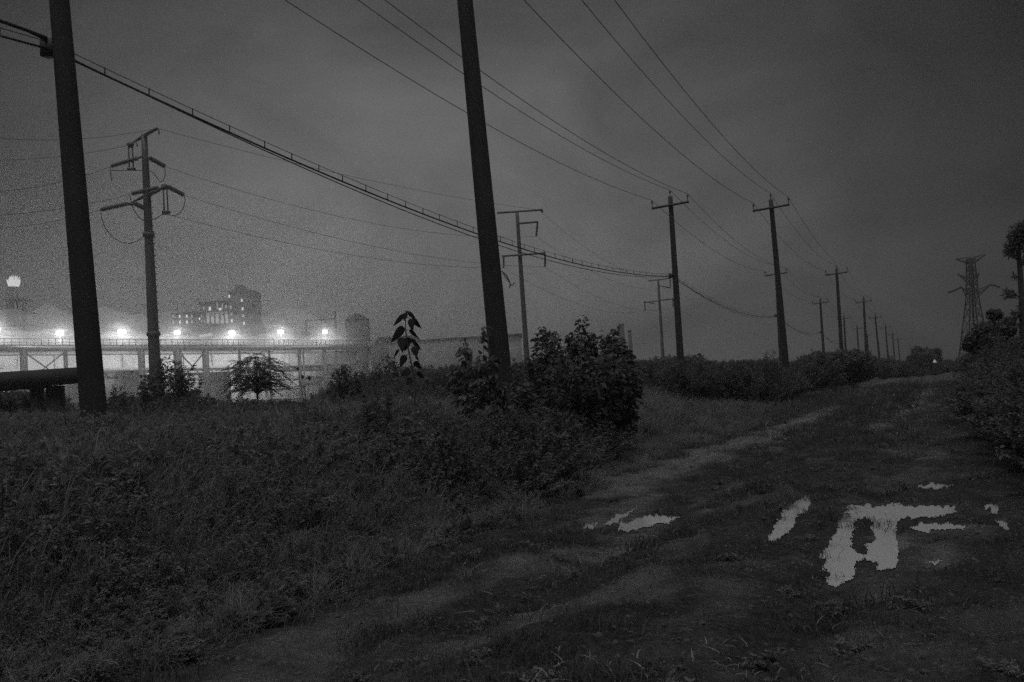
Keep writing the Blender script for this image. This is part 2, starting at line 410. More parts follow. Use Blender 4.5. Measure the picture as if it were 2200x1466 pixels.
#            base px x, top px x
LA = [(204, 88), (1466, 1440), (1681, 1667), (1773, 1762), (1820, 1813), (1848, 1841), (1869, 1863)]
LB = [(1082, 968), (1691, 1656), (1812, 1797), (1864, 1855), (1893, 1880), (1911, 1902), (1925, 1917), (1936, 1929)]
HPOLE = 11.4                                                  # pole head above eye level
labA = ['thick dark pole at the left edge, cut by the top of the frame', 'near crossarm pole with the cable clamp, between big bush and hedge',
        'thin crossarm pole standing close behind the tall right hand pole', 'crossarm pole alone over the round bush tops, left line',
        'small crossarm pole just right of the third right line pole', 'hair thin pole between two taller right line poles', 'faintest pole left of the pole row end']
labB = ['thickest dark pole in the middle, cut by the top of the frame', 'tallest complete crossarm pole, right of centre', 'dark crossarm pole rising out of the rounded bush mass',
        'fourth pole of the right line, first beyond the rounded bush', 'fifth pole of the right line, thin crossarm', 'sixth pole of the right line, shrinking into haze',
        'seventh pole of the right line, blurred by haze', 'last and smallest pole before the far round tree']
def utility_pole(bu, tu, zc, label, group, big=False, clamp=False):
    base = G(bu, zc)
    p0 = P(bu, horizon(bu), zc); top = P(tu, horizon(tu) - HPOLE * F / zc, zc)
    t = thing('utility_pole', label, 'utility pole', base, group)
    ax = (top - p0).normalized(); foot = p0 - ax * ((p0.z - base.z) / ax.z + .3)
    L_ = (top - foot).length; n = 14
    b = MB(); b.tube([foot + ax * (L_ * i / n) for i in range(n+1)], [.238 - .100 * i / n for i in range(n+1)], 20 if zc < 30 else 10)
    b.build('shaft', M['pole'], t, smooth=True)
    # crossarm: across the line, three pin insulators
    ac = top - ax * .55; dx = Vector((1, .0, 0)); side = 1.12
    e0, e1 = ac - dx*side + Vector((0, 0, -.05)), ac + dx*side + Vector((0, 0, .05))
    b = MB(); b.bar(e0 + Vector((0, -.2, 0)), e1 + Vector((0, -.2, 0)), .10, .12); b.build('crossarm', M['arm'], t)
    tips = []
    for q in (e0 + Vector((.05, -.2, 0)), top, e1 + Vector((-.05, -.2, 0))):
        c = q is top
        hh = .50 if not c else .42
        q = q + Vector((0, 0, 0)) if not c else top - ax*.02
        b = MB(); b.tube([q, q + Vector((0, 0, hh*.55)), q + Vector((0, 0, hh*.6)), q + Vector((0, 0, hh*.72)), q + Vector((0, 0, hh*.8)), q + Vector((0, 0, hh))],
                         [.022, .022, .06, .065, .04, .035], 8)
        b.build('insulator', M['insul'], t); tips.append(q + Vector((0, 0, hh)))
    if zc < 70:
        b = MB()
        rr = .225 - .095*(1 - .62/L_) + .012
        b.tube([ac - ax*.1, ac + ax*.1], rr, 14); b.build('collar', M['arm'], t)
    # where the telephone cable is clamped, 6.7 m above eye level
    f = (6.7) / (top.z - p0.z); cl = p0 + (top - p0) * f + Vector((-.22, -.06, 0))
    return t, tips, cl, (p0, top)
tA, tB, cA = [], [], []
for i, (b_, t_) in enumerate(LA):
    th, tips, cl, _ = utility_pole(b_, t_, ZA + DZ*i, labA[i], 'poles of the left hand line'); tA.append(tips); cA.append(cl)
    if i < 4:
        b = MB(); b.box((-.16, -.10, -.16), (.10, .10, .12), Matrix.Translation(cl)); b.build('cable_clamp', M['arm'], th)
for i, (b_, t_) in enumerate(LB):
    th, tips, cl, (p0, top) = utility_pole(b_, t_, ZB + DZ*i, labB[i], 'poles of the right hand line'); tB.append(tips)
    if i == 0:      # a loose end of wire sticking out of the middle pole
        q = P(1082, 586, ZB); b = MB()
        b.tube([P(1078, 583, ZB), P(1088, 592, ZB), P(1094, 605, ZB), P(1097, 612, ZB), P(1094, 619, ZB)], .013, 5)
        b.tube([P(1080, 588, ZB), P(1091, 602, ZB), P(1099, 614, ZB), P(1102, 612, ZB), P(1104, 608, ZB), P(1107, 608, ZB)], .009, 5)
        b.build('loose_wire', M['cable'], th)
        b = MB(); b.bar(P(1041, 582, ZB), P(1034, 585, ZB), .03); b.build('step_bolt', M['arm'], th)
def catenary(a, b, sag, n=28):
    a, b = Vector(a), Vector(b)
    return [a.lerp(b, i/n) - Vector((0, 0, sag * 4 * (i/n) * (1 - i/n))) for i in range(n+1)]
SAG = (.95, .95, .95)
for nm, TT, ln, nn in (('left', tA, 'left', 7), ('right', tB, 'right', 8)):
    for k, pos in enumerate(('left', 'centre', 'right')):
        pts = []
        for i in range(nn - 1):
            seg = catenary(TT[i][k], TT[i+1][k], SAG[k] * (1 if i < 3 else .9), 28 if i < 3 else 12); pts += seg if i == 0 else seg[1:]
        b = MB(); b.tube(pts, .0125, 5); o = b.build('power_line', M['wire'])
        tag(o, 'thin power conductor on the %s hand insulators of the %s pole line' % (pos, ln) if pos != 'centre' else 'thin power conductor on the pole heads of the %s pole line' % ln,
            'power line', 'conductors of the two pole lines')
def telephone_cable():
    t = thing('telephone_cable', 'thick telephone cable hung under a carrier wire, crossing the sky from upper left', 'cable', tuple(cA[0]))
    a0 = cA[0] + (cA[0] - cA[1])           # comes from the pole behind the photographer
    A = [a0] + cA[:5]
    car, cab, cab2 = [], [], []
    for i in range(len(A)-1):
        n = 40 if i < 2 else 16
        s = .82 if i != 1 else 1.0
        def seg(off, sg): return catenary(A[i] + Vector(off), A[i+1] + Vector(off), sg, n)
        for lst, off, sg in ((car, (0, 0, .08), s), (cab, (0, 0, -.05), s + .05), (cab2, (.08, -.03, -.07), s + .22)):
            q = seg(off, sg); lst += q if i == 0 else q[1:]
    b = MB(); b.tube(car, .008, 5); b.build('carrier_wire', M['wire'], t)
    b = MB(); b.tube(cab, .021, 6); b.build('cable_core', M['cable'], t)
    b = MB(); b.tube(cab2, .013, 6); b.build('second_cable', M['cable'], t)
    def at(lst, d):
        for i in range(1, len(lst)):
            l = (lst[i] - lst[i-1]).length
            if d <= l: return lst[i-1].lerp(lst[i], d/l)
            d -= l
        return lst[-1]
    d = 38.0
    rng = random.Random(5)
    while d < 96:
        p, q = at(car, d), at(cab, d)
        b = MB(); b.bar(p + Vector((0, 0, .02)), q, .018); b.build('hanger', M['wire'], t); d += 1.15 + rng.uniform(-.12, .12)
    b = MB(); a = cA[0]; dd = (a0 - a).normalized()
    b.tube([a + Vector((0, -.1, .12)), a + dd*.5 + Vector((0, 0, .14)), a + dd*1.4 + Vector((0, 0, .12)), a + dd*2.4 + Vector((0, 0, .07)), a + dd*3.4], [.045, .03, .035, .02, .012], 6)
    b.build('splice_sleeve', M['cable'], t)
telephone_cable()

# ------------------------------------------------------------------ tall transmission poles (single steel shafts)
def shaft(t, u0, v0, u1, v1, zc, w0, w1, n=14, nm='shaft'):
    a = P(u0, v0, zc); b_ = P(u1, v1, zc); ax = (a - b_).normalized()
    g = G(u1, zc).z; foot = b_ - ax * ((b_.z - g) / ax.z + .3)
    b = MB(); L_ = (a - foot).length
    b.tube([foot + ax*(L_*i/10) for i in range(11)], [(w1 + (w0-w1)*i/10)/2 for i in range(11)], n); b.build(nm, M['steel'], t, smooth=True)
def z1(x, y): return (x/3.664, 240 + y/3.664)
def corner_pole():
    zc = 69; t = thing('transmission_pole', 'tall steel corner pole carrying slanting insulators, behind the left edge pole', 'transmission pole', G(330, zc), 'transmission poles in the field')
    shaft(t, 309.5, 288, 333, 790, zc, .40, .95)
    for yy in (505, 718):
        xc = 309.5 + (yy-288)*.0468; b = MB(); p = P(xc, yy, zc); b.tube([p - Vector((0, 0, .14)), p + Vector((0, 0, .14))], .40 if yy < 600 else .46, 14); b.build('flange', M['steel'], t)
    # small step bolts up one side
    for i in range(26):
        yy = 420 + i*13; xc = 309.5 + (yy-288)*.0468; w = 6.5 + (yy-288)*.0165
        b = MB(); b.bar(P(xc+w-.5, yy, zc), P(xc+w+2.2, yy-1, zc), .05); b.build('step_bolt', M['steel'], t)
    def px(l): return [z1(*q) for q in l]
    def tb(nm, l, r, m, dz=0.0, n=6):
        q = px(l); k = len(q); b = MB(); b.tube([P(u, v, zc + (dz*(i/(k-1)) if k > 1 else 0)) for i, (u, v) in enumerate(q)], r, n); return b.build(nm, m, t)
    tb('arm', [(1140,190),(1180,165),(1235,133)], [.16,.12,.10], M['steel'], -2); tb('arm', [(1128,195),(1080,225),(1025,262)], [.13,.10,.07], M['steel'], 2)
    tb('arm', [(1160,665),(1230,630),(1298,590)], [.16,.12,.10], M['steel'], -2); tb('arm', [(1140,665),(1090,690),(1035,722)], [.12,.10,.08], M['steel'], 2)
    tb('hook', [(1228,135),(1250,145),(1253,180)], .05, M['steel']); tb('hook', [(1070,250),(1082,258),(1078,275)], .05, M['steel'])
    def string(a, c, r=.15):
        (u0, v0), (u1, v1) = z1(*a), z1(*c); p, q = P(u0, v0, zc-.8), P(u1, v1, zc-.8); n = 14; pts, rs = [], []
        for i in range(n):
            for k, f in ((0, .45), (.25, 1), (.6, 1), (.8, .45)):
                pts.append(p.lerp(q, (i+k)/n)); rs.append(r*f)
        b = MB(); b.tube(pts, rs, 8); b.build('strain_insulator', M['insul'], t)
    for a, c in (((875,430),(1085,368)), ((1175,365),(1298,432)), ((1038,647),(1250,598)), ((1325,593),(1448,658)), ((797,772),(998,727)), ((1068,728),(1135,760))): string(a, c, .165)
    for x0, x1, y0, y1 in ((1012,1018,275,455), (1042,1050,275,455), (1286,1293,605,795), (1314,1323,605,795)):
        tb('suspension_rod', [(x0,y0),((x0+x1)/2,(y0+y1)/2),(x1,y1)], .05, M['insul']); tb('rod_foot', [(x1,y1-12),(x1,y1+12)], .17, M['insul'])
    for x0, y0 in ((1027,265), (1297,595)): tb('yoke_plate', [(x0-18,y0+5),(x0,y0-6),(x0+18,y0+5)], .2, M['steel'])
    tb('jumper_wire', [(870,435),(868,470),(880,545)], .028, M['wire']); tb('jumper_wire', [(875,462),(950,466),(1050,462),(1180,466),(1215,490),(1240,530),(1262,556),(1285,545),(1300,500),(1298,436)], .03, M['wire'])
    tb('jumper_wire', [(790,775),(800,840),(830,920),(890,995),(960,1030),(1020,1040),(1080,1020),(1140,975)], .028, M['wire'])
    tb('jumper_wire', [(1450,660),(1458,700),(1445,760),(1410,805),(1370,822),(1310,808),(1270,815),(1215,850)], .028, M['wire'])
    tb('jumper_wire', [(1020,655),(1030,700),(1045,760),(1090,830),(1140,862)], .028, M['wire'])
    tb('link', [(1085,368),(1125,352)], .07, M['steel']); tb('link', [(998,727),(1068,728)], .12, M['steel'])
corner_pole()
def susp_pole(zc, top, base, w0, w1, arms, drops, label):
    t = thing('transmission_pole', label, 'transmission pole', G(base[0], zc), 'transmission poles in the field')
    shaft(t, *top, *base, zc, w0, w1, 12)
    for (a, c) in arms:
        b = MB(); b.bar(P(*a, zc), P(*c, zc - 1.0), .13, .19); b.build('arm', M['steel'], t)
    for (a, c) in drops:
        p, q = P(*a, zc-.9), P(*c, zc-.9); b = MB(); pts, rs = [], []
        for i in range(10):
            for k, f in ((0, .5), (.3, 1), (.7, 1)): pts.append(p.lerp(q, (i+k)/10)); rs.append(.13*f)
        b.tube(pts, rs, 6); b.build('suspension_insulator', M['insul'], t)
susp_pole(106, (1110.5,454), (1131,760), .36, .72, [((1068,458),(1166,451)), ((1112,481),(1156,477)), ((1078,551),(1172,544))],
          [((1155,478),(1152,508)), ((1171,546),(1171,574)), ((1164,452),(1165,457)), ((1082,551),(1082,576))], 'tall pale steel pole with three arms, right of the middle pole')
susp_pole(178, (1414,600), (1424.5,775), .36, .80, [((1393,604),(1441,598)), ((1416,614),(1441,619)), ((1381,651),(1447,642)), ((1384,648),(1406,653))],
          [((1440,600),(1440,618)), ((1385,650),(1386,668)), ((1446,643),(1446,660))], 'fainter steel pole with arms, left of the cable clamp pole')
def hv_lines():
    L_ = [ # start px/zc, end px/zc, sag m
      ((90/1+0,0),), ]
    spec = [ (z1(1240,133),69,(1164,452),106,.6), (z1(1298,432),69,(1155,508),106,1.6), (z1(1448,658),69,(1171,574),106,1.2), (z1(1330,812),69,(1082,576),106,1.0),
             (z1(1228,133),69,(-60,292),60,.5), (z1(1000,268),69,(-60,345),60,.3), (z1(870,435),69,(-60,415),60,.4), (z1(1035,647),69,(-60,466),60,.3), (z1(795,772),69,(-60,494),60,.3),
             ((1164,457),106,(1440,602),178,2.2), ((1152,508),106,(1440,618),178,2.2), ((1171,574),106,(1446,660),178,2.2), ((1082,576),106,(1386,668),178,2.0),
             ((1440,618),178,(1700,742),420,2.0), ((1446,660),178,(1700,752),420,2.0) ]
    names = ['earth wire from the corner pole top towards the three armed pole','high voltage wire from the corner pole upper right insulator','high voltage wire from the corner pole lower right insulator','lowest high voltage wire right of the corner pole',
             'topmost faint wire leaving the corner pole to the left','second faint wire leaving the corner pole to the left','wire leaving the corner pole from its upper left insulator','wire leaving the corner pole from its middle left insulator','wire leaving the corner pole from its lowest left insulator',
             'topmost faint wire between the two armed steel poles','second faint wire between the two armed steel poles','third faint wire between the two armed steel poles','lowest faint wire between the two armed steel poles',
             'upper faint wire beyond the fainter steel pole','lower faint wire beyond the fainter steel pole']
    for (a, za, b_, zb, sg), nm in zip(spec, names):
        m = MB(); m.tube(catenary(P(*a, za), P(*b_, zb), sg, 24), .015, 5); tag(m.build('high_voltage_wire', M['wire']), nm, 'power line', 'high voltage wires of the steel poles')
hv_lines()
def lattice_tower():
    zc = 215; ft = G(2094, zc); t = thing('lattice_tower', 'dark lattice pylon with wide drooping arms at the right', 'pylon', ft)
    top = P(2085, 553, zc); b3 = P(2096, 790, zc); ax = (top - b3).normalized(); H = top.z - ft.z
    ex = (R_CW @ Vector((1, .06, 0))).normalized(); ez = ax; ey = ez.cross(ex).normalized()
    O = top - ax * (H / ax.z)
    def hw(f): return .62 + .9*(1-f) if f > .62 else .962 + 2.9*(.62-f)
    def c(f, i, j): return O + ez*(f*H) + ex*(i*hw(f)) + ey*(j*hw(f))
    lv = [0, .16, .31, .45, .56, .66, .74, .80, .86, .93, 1.0]
    for i, j in ((-1,-1),(1,-1),(1,1),(-1,1)):
        b = MB(); b.tube([c(f, i, j) for f in lv], .12, 4); b.build('leg', M['farsteel'], t)
    for k in range(len(lv)-1):
        b = MB(); f0, f1 = lv[k], lv[k+1]
        for (p, q) in (((-1,-1),(1,-1)),((1,-1),(1,1)),((1,1),(-1,1)),((-1,1),(-1,-1))):
            b.bar(c(f0, *p), c(f1, *q), .10); b.bar(c(f0, *q), c(f1, *p), .10)
        b.build('bracing', M['farsteel'], t)
    def arm(f, tip_u, tip_v, dep, sgn):
        tip = P(tip_u, tip_v, zc); b = MB(); a1, a2 = c(f, sgn, -1), c(f, sgn, 1); u1 = O + ez*((f+dep)*H) + ex*(sgn*hw(f+dep))
        for q in (a1, a2, u1): b.bar(q, tip, .15)
        for k in range(1, 4): b.bar(a1.lerp(tip, k/4), u1.lerp(tip, (k-.5)/4), .12); b.bar(a1.lerp(tip, k/4), a2.lerp(tip, (k+.5)/4), .06)
        b.build('crossarm', M['farsteel'], t)
    arm(.95, 2053, 557, .05, -1); arm(.95, 2118, 547, .05, 1); arm(.79, 2057, 589, .03, -1); arm(.79, 2104, 586, .03, 1)
    arm(.65, 2066, 617, .05, -1); arm(.65, 2128, 612, .05, 1)
    b = MB(); b.tube([P(2066,617,zc), P(2052,624,zc), P(2036,629,zc)], .2, 5); b.build('jumper_wire', M['farsteel'], t)
    b = MB(); b.tube([P(2126,612,zc), P(2138,614,zc), P(2148,618,zc)], .2, 5); b.build('jumper_wire', M['farsteel'], t)
    b = MB(); b.tube([O + ez*H*.05, O + ez*H*.5, O + ez*H], .22, 5); b.build('cable_riser', M['farsteel'], t)
lattice_tower()

# ------------------------------------------------------------------ raised walkway with floodlights
U0, ZD0, U1, ZD1 = -160, 0, 800, 207
dA = P(0, 728, 150); dB = P(800, 731.5, 207); ztop = (dA.z + dB.z) / 2
dA.z = dB.z = ztop; dd = (dB - dA); DL = dd.length; dd.normalize(); dn = Vector((-dd.y, dd.x, 0))
if dn.dot(dA) < 0: dn = -dn                                   # dn points away from the camera
def on_deck(u, off=0.0):
    """distance along the walkway of photo column u"""
    lo, hi = -60.0, DL + 20
    for _ in range(40):
        m = (lo + hi) / 2; q = dA + dd*m + dn*off; pu = proj(np.array([[q.x, q.y, q.z - 3]]))[0][0]
        if pu < u: lo = m
        else: hi = m
    return (lo + hi) / 2
def dk(s, off=0, z=0): return dA + dd*s + dn*off + Vector((0, 0, z - ztop))
def walkway():
    s0 = -14.0
    t = thing('raised_walkway', 'long raised concrete walkway on columns with railing and crossed braces', 'walkway', dk(0, 1.2, 0))
    RH = 1.08
    b = MB(); b.bar(dk(s0, 1.2, ztop-RH-.36), dk(DL, 1.2, ztop-RH-.36), 2.6, .70); b.build('deck_beam', M['concrete'], t)
    for off in (0, 2.4):
        for h, w in ((0, .10), (-RH*.5, .05)):
            b = MB(); b.bar(dk(s0, off, ztop+h), dk(DL, off, ztop+h), w, w); b.build('rail', M['arm'], t)
    b = MB()
    post = MB(); post.box((-.045, -.045, -RH+.0), (.045, .045, -.05)); pm = post.mesh('rail_post'); pm.materials.append(M['arm'])
    n = int((DL - s0) / 1.12)
    for i in range(n+1):
        o = bpy.data.objects.new('rail_post', pm); COL.objects.link(o); o.parent = t; o.location = dk(s0 + i*1.12, 0, ztop) - t.location
    kick = MB(); kick.bar(dk(s0, 0.03, ztop-RH+.10), dk(DL, 0.03, ztop-RH+.10), .05, .18); kick.build('kick_board', M['steel'], t)
    zl = ztop - RH - .72; cols = [(54,.85),(144,.5),(307,.85),(385,1.05),(445,.9),(518,.35),(582,.35),(646.5,.55),(655,.25),(700.5,.55),(725,.3),(750,.42),(797,.5)]
    S = {}
    for u, w in cols:
        s = on_deck(u); S[u] = s; g = dk(s, 1.2); gzv = float(gz0(g.x, g.y)); b = MB(); b.bar(dk(s, .5, gzv-.3), dk(s, .5, zl), w, w*.9, up=dn); b.build('column', M['concrete'], t)
        if w > .8:
            b = MB(); b.bar(dk(s-.2, -.08, gzv-.3), dk(s-.2, -.08, zl), w*.3, .16, up=dn); b.build('pilaster', M['wallgrey'], t)
    for u0, u1 in ((54,144),(385,445),(750,797)):
        a, c = S[u0], S[u1]; H = (c-a)*(.75 if u0 == 54 else 1.0)
        for x0, x1 in ((a, c), (c, a)):
            b = MB(); b.bar(dk(x0, .42, zl-.15), dk(x1, .46 if x0 < x1 else .40, zl-.15-H), .20, .16); b.build('brace', M['concrete'], t)
    for u0, u1, v in ((385,518,802),(600,745,794)):
        a, c = on_deck(u0), on_deck(u1); m = (a+c)/2; q = dk(m, .5, 0); pu, pv, pz = proj(np.array([[q.x, q.y, 0.0]])); z = CH + (horizon(pu[0]) - v) * pz[0] / F
        b = MB(); b.bar(dk(a, 1.35, z), dk(c, 1.35, z), .5, .5); b.build('tie_beam', M['concrete'], t)
walkway()
lamps = [(-9, 708, 1.5), (131, 717, 1), (264, 714, 1.35), (383, 716, .85), (501, 716, 1.0), (606, 714, 1.15), (701, 714, .9)]
llab = ['floodlight half cut by the left edge of the frame, largest glow', 'floodlight on the walkway left of the left edge pole', 'wide bright floodlight between the left edge pole and the steel corner pole',
        'floodlight just right of the steel corner pole', 'floodlight below the tall lit building', 'floodlight second from the right, between building and tank', 'rightmost floodlight, beside the domed tank']
for (u, v, k), lb in zip(lamps, llab):
    s = on_deck(u, 3.4); p = dk(s, 3.4, 0); pu, pv, pz = proj(np.array([[p.x, p.y, ztop]])); z = CH + (horizon(pu[0]) - v) * pz[0] / F
    t = thing('floodlight', lb, 'floodlight', dk(s, 3.4, ztop-1.4), 'floodlights along the walkway')
    w = .60 + .35*(k-1); fy = (Vector((0, 0, CH)) - p); fy.z = 0; fy.normalize(); fx = Vector((fy.y, -fy.x, 0))
    base = dk(s, 3.4, z)
    Mx = Matrix.Translation(base) @ Matrix(((fx.x, fy.x, 0, 0), (fx.y, fy.y, 0, 0), (0, 0, 1, 0), (0, 0, 0, 1)))
    b = MB(); b.bar(dk(s, 3.4, ztop-1.4), dk(s, 3.4, z-.38), .10); b.build('stand', M['housing'], t)
    b = MB(); b.box((-w-.05, -.24, -.38), (w+.05, -.02, .40), Mx); b.build('housing', M['housing'], t)
    def lens(y0, y1, hw_, hh_):
        n = 16; V = []
        for yy, f in ((y0, .8), ((y0+y1)/2, 1.0), (y1, .55)):
            for q in range(n):
                a = 2*math.pi*q/n; c_, s_ = math.cos(a), math.sin(a)
                V.append((Mx @ Vector((hw_*f*math.copysign(abs(c_)**.55, c_), yy, .02 + hh_*f*math.copysign(abs(s_)**.55, s_))))[:])
        Q = [(k*n+q, k*n+(q+1) % n, (k+1)*n+(q+1) % n, (k+1)*n+q) for k in range(2) for q in range(n)]
        V += [tuple(Mx @ Vector((0, y0, .02))), tuple(Mx @ Vector((0, y1, .02)))]
        T = [(3*n, (q+1) % n, q) for q in range(n)] + [(3*n+1, 2*n+q, 2*n+(q+1) % n) for q in range(n)]
        b = MB(); b.add(V, Q, T); b.build('lens', M['lamp'], t)
    lens(0, .22, w, .44)
    lens(-.27, -.42, w*.9, .34)  # added rear lens, goes with the spot that brightens the hall
    # one beam towards the field, plus an added spot to brighten the hall
    ld = bpy.data.lights.new('floodlight_beam', 'POINT'); ld.energy = LAMP_W * k; ld.shadow_soft_size = .3
    lo = bpy.data.objects.new('floodlight_beam', ld); COL.objects.link(lo); lo.parent = t; lo.location = (base + fy*.75 + Vector((0, 0, .05))) - t.location
    ld = bpy.data.lights.new('hall_fill_spot', 'SPOT'); ld.energy = HALL_W * k**.5; ld.shadow_soft_size = .3; ld.spot_size = math.radians(140); ld.spot_blend = .8
    lo = bpy.data.objects.new('hall_fill_spot', ld); COL.objects.link(lo); lo.parent = t; lo.location = (base - fy*.8) - t.location
    lo.rotation_euler = (dn*1.0 + Vector((0, 0, -.62))).to_track_quat('-Z', 'Y').to_euler()

def lamp_halos():
    """nested scattering volumes added along the walkway to imitate lamp glare halos"""
    for r_, d_, nm in [(a_, d_, 'lamp_halo') for a_, d_ in ((5.0, .0004), (4.3, .0007), (3.6, .0012), (3.0, .002), (2.4, .004), (1.9, .008), (1.4, .016), (.9, .034))]:
        m = bpy.data.materials.new('lamp_halo_volume'); m.use_nodes = True; N = m.node_tree.nodes; N.clear()
        v = N.new('ShaderNodeVolumePrincipled'); o = N.new('ShaderNodeOutputMaterial')
        v.inputs['Color'].default_value = (.95, .95, .95, 1); v.inputs['Density'].default_value = d_; v.inputs['Anisotropy'].default_value = 0.0
        m.node_tree.links.new(v.outputs[0], o.inputs['Volume'])
        b = MB(); a, c = -22.0, DL + 4; n = 60; q = 20; V = []
        for i in range(n+1):
            f = i/n; o_ = dk(a + (c-a)*f, 3.0, ztop - .2); e = min(1, 8*f + .25, 8*(1-f) + .25)
            for j in range(q):
                th = 2*math.pi*j/q; w_ = noise.noise(Vector((f*30 + r_*7, math.cos(th)*1.3, math.sin(th)*1.3)))
                w2 = noise.noise(Vector((f*9 + r_*3, math.cos(th)*.8 + 5, math.sin(th)*.8)))
                R_ = max(.25, r_*e*(1 + .45*w_ + .75*w2)); V.append(tuple(o_ + dn*(R_*math.cos(th)) + Vector((0, 0, R_*math.sin(th)))))
        Q = [(i*q+j, i*q+(j+1) % q, (i+1)*q+(j+1) % q, (i+1)*q+j) for i in range(n) for j in range(q)]
        k = len(V); V += [tuple(dk(a, 3.0, ztop-.2)), tuple(dk(c, 3.0, ztop-.2))]
        T = [(k, (j+1) % q, j) for j in range(q)] + [(k+1, n*q+j, n*q+(j+1) % q) for j in range(q)]
        b.add(V, Q, T); tag(b.build(nm, m), kind='stuff')
lamp_halos()
# ------------------------------------------------------------------ the works behind the walkway
def facing(u, zc):
    """ground frame at photo column u: x to the right across the view, y away"""
    o = G(u, zc); y = Vector((o.x, o.y, 0)).normalized(); x = Vector((y.y, -y.x, 0)); return o, x, y
def zof(u, v, zc): return CH + (horizon(u) - v) * zc / F
def block(t, nm, u0, u1, vtop, zc, depth, m, vbot=None, rot=None):
    a, c = P(u0, horizon(u0), zc), P(u1, horizon(u1), zc); zt = zof((u0+u1)/2, vtop, zc)
    zb = -.3 if vbot is None else zof((u0+u1)/2, vbot, zc)
    x = Vector((c.x-a.x, c.y-a.y, 0)); w = x.length; x.normalize(); y = Vector((-x.y, x.x, 0))
    if y.dot(a) < 0: y = -y
    b = MB(); b.bar(Vector((a.x, a.y, (zb+zt)/2)) + y*depth/2, Vector((c.x, c.y, (zb+zt)/2)) + y*depth/2, depth, zt-zb); b.build(nm, m, t)
    return a, x, y
def hall():
    """long pale hall lit by the floodlights, seen between the columns"""
    def at(s, off, z): return dk(s, off, z)
    t = thing('factory_hall', 'long pale hall lit up behind the walkway columns', 'factory hall', at(0, 15, 0))
    s0, s1 = -22, DL + 9; ht = 14.0
    b = MB(); b.bar(at(s0, 25, ht/2-.2), at(s1, 25, ht/2-.2), 20, ht+.4); b.build('wall', M['wall'], t)
    b = MB(); b.bar(at(s0-.4, 25, ht+.2), at(s1+.4, 25, ht+.2), 21, .35); b.build('roof', M['roof'], t)
    n = int((s1-s0)/6)
    for i in range(n+1):
        s = s0 + .3 + i*(s1-s0-.6)/n; b = MB(); b.bar(at(s, 14.85, -.2), at(s, 14.85, ht), .45, .28, up=dn); b.build('pilaster', M['wallgrey'], t)
    for z in (4.6, 8.6):
        b = MB(); b.bar(at(s0, 14.9, z), at(s1, 14.9, z), .16, .32); b.build('string_course', M['wallgrey'], t)
    rng = random.Random(3)
    for z, h_ in ((2.9, .5), (6.9, .3), (11.2, .6)):
        b = MB(); b.tube([at(s0, 14.4, z), at(s1, 14.4, z + .2)], h_/2, 8); b.build('pipe', M['wallgrey'], t)
    for i in range(26):
        s = rng.uniform(s0, s1); w = rng.uniform(.8, 3.5); z = rng.uniform(2, 12.5); h = rng.uniform(.4, 2.2)
        b = MB(); b.bar(at(s-w, 14.90 - .02*(i % 4), z), at(s+w, 14.90 - .02*(i % 4), z), .1, h); b.build('cladding_panel', M['wallgrey'] if i % 3 else M['opening'], t)
    for i in range(9):
        s = rng.uniform(s0, s1); b = MB(); b.tube([at(s, 13.6, -.2), at(s, 13.6, rng.uniform(4, 12))], rng.uniform(.2, .9), 12); b.build('vessel', M['wallgrey'] if i % 2 else M['wall'], t)
    for i in range(n):
        s = s0 + .3 + (i+.5)*(s1-s0-.6)/n
        if rng.random() < .72:
            w = rng.uniform(1.4, 2.4); b = MB(); z = 6.0 if rng.random() < .6 else 9.6; b.bar(at(s-w, 14.95, z), at(s+w, 14.95, z), .12, rng.uniform(.7, 1.5)); b.build('window', M['opening'], t)
        if rng.random() < .4:
            b = MB(); b.bar(at(s-1.3, 14.95, 1.8), at(s+1.3, 14.95, 1.8), .12, 3.4); b.build('door', M['opening'], t)
hall()
def sheds():
    sh = [(-40, 90, 800, 158, 4, 'low pale shed with dark shutters, farthest left under the walkway'), (100, 176, 806, 161, 4, 'narrow pale annex behind the left edge pole'),
          (228, 296, 800, 168, 4, 'pale shed with a pitched dark front, right of the left edge pole'), (430, 486, 806, 183, 4, 'small shed with a dark strip behind the feathery sapling'),
          (655, 693, 812, 203, 4, 'low grey shed between the right hand walkway columns')]
    for u0, u1, vt, zc, dp, lb in sh:
        t = thing('shed', lb, 'shed', G((u0+u1)/2, zc), 'sheds under the walkway')
        block(t, 'wall', u0, u1, vt, zc, dp, M['wallgrey']); block(t, 'eave', u0-1, u1+1, vt-1.6, zc-.3, dp+.6, M['darkconc'], vt+.2)
        n = max(1, int((u1-u0)/34)); w = (u1-u0)/n
        for i in range(n): block(t, 'shutter', u0+w*i+w*.12, u0+w*(i+1)-w*.12, vt+7, zc-.12, .1, M['opening'], vt+14)
sheds()
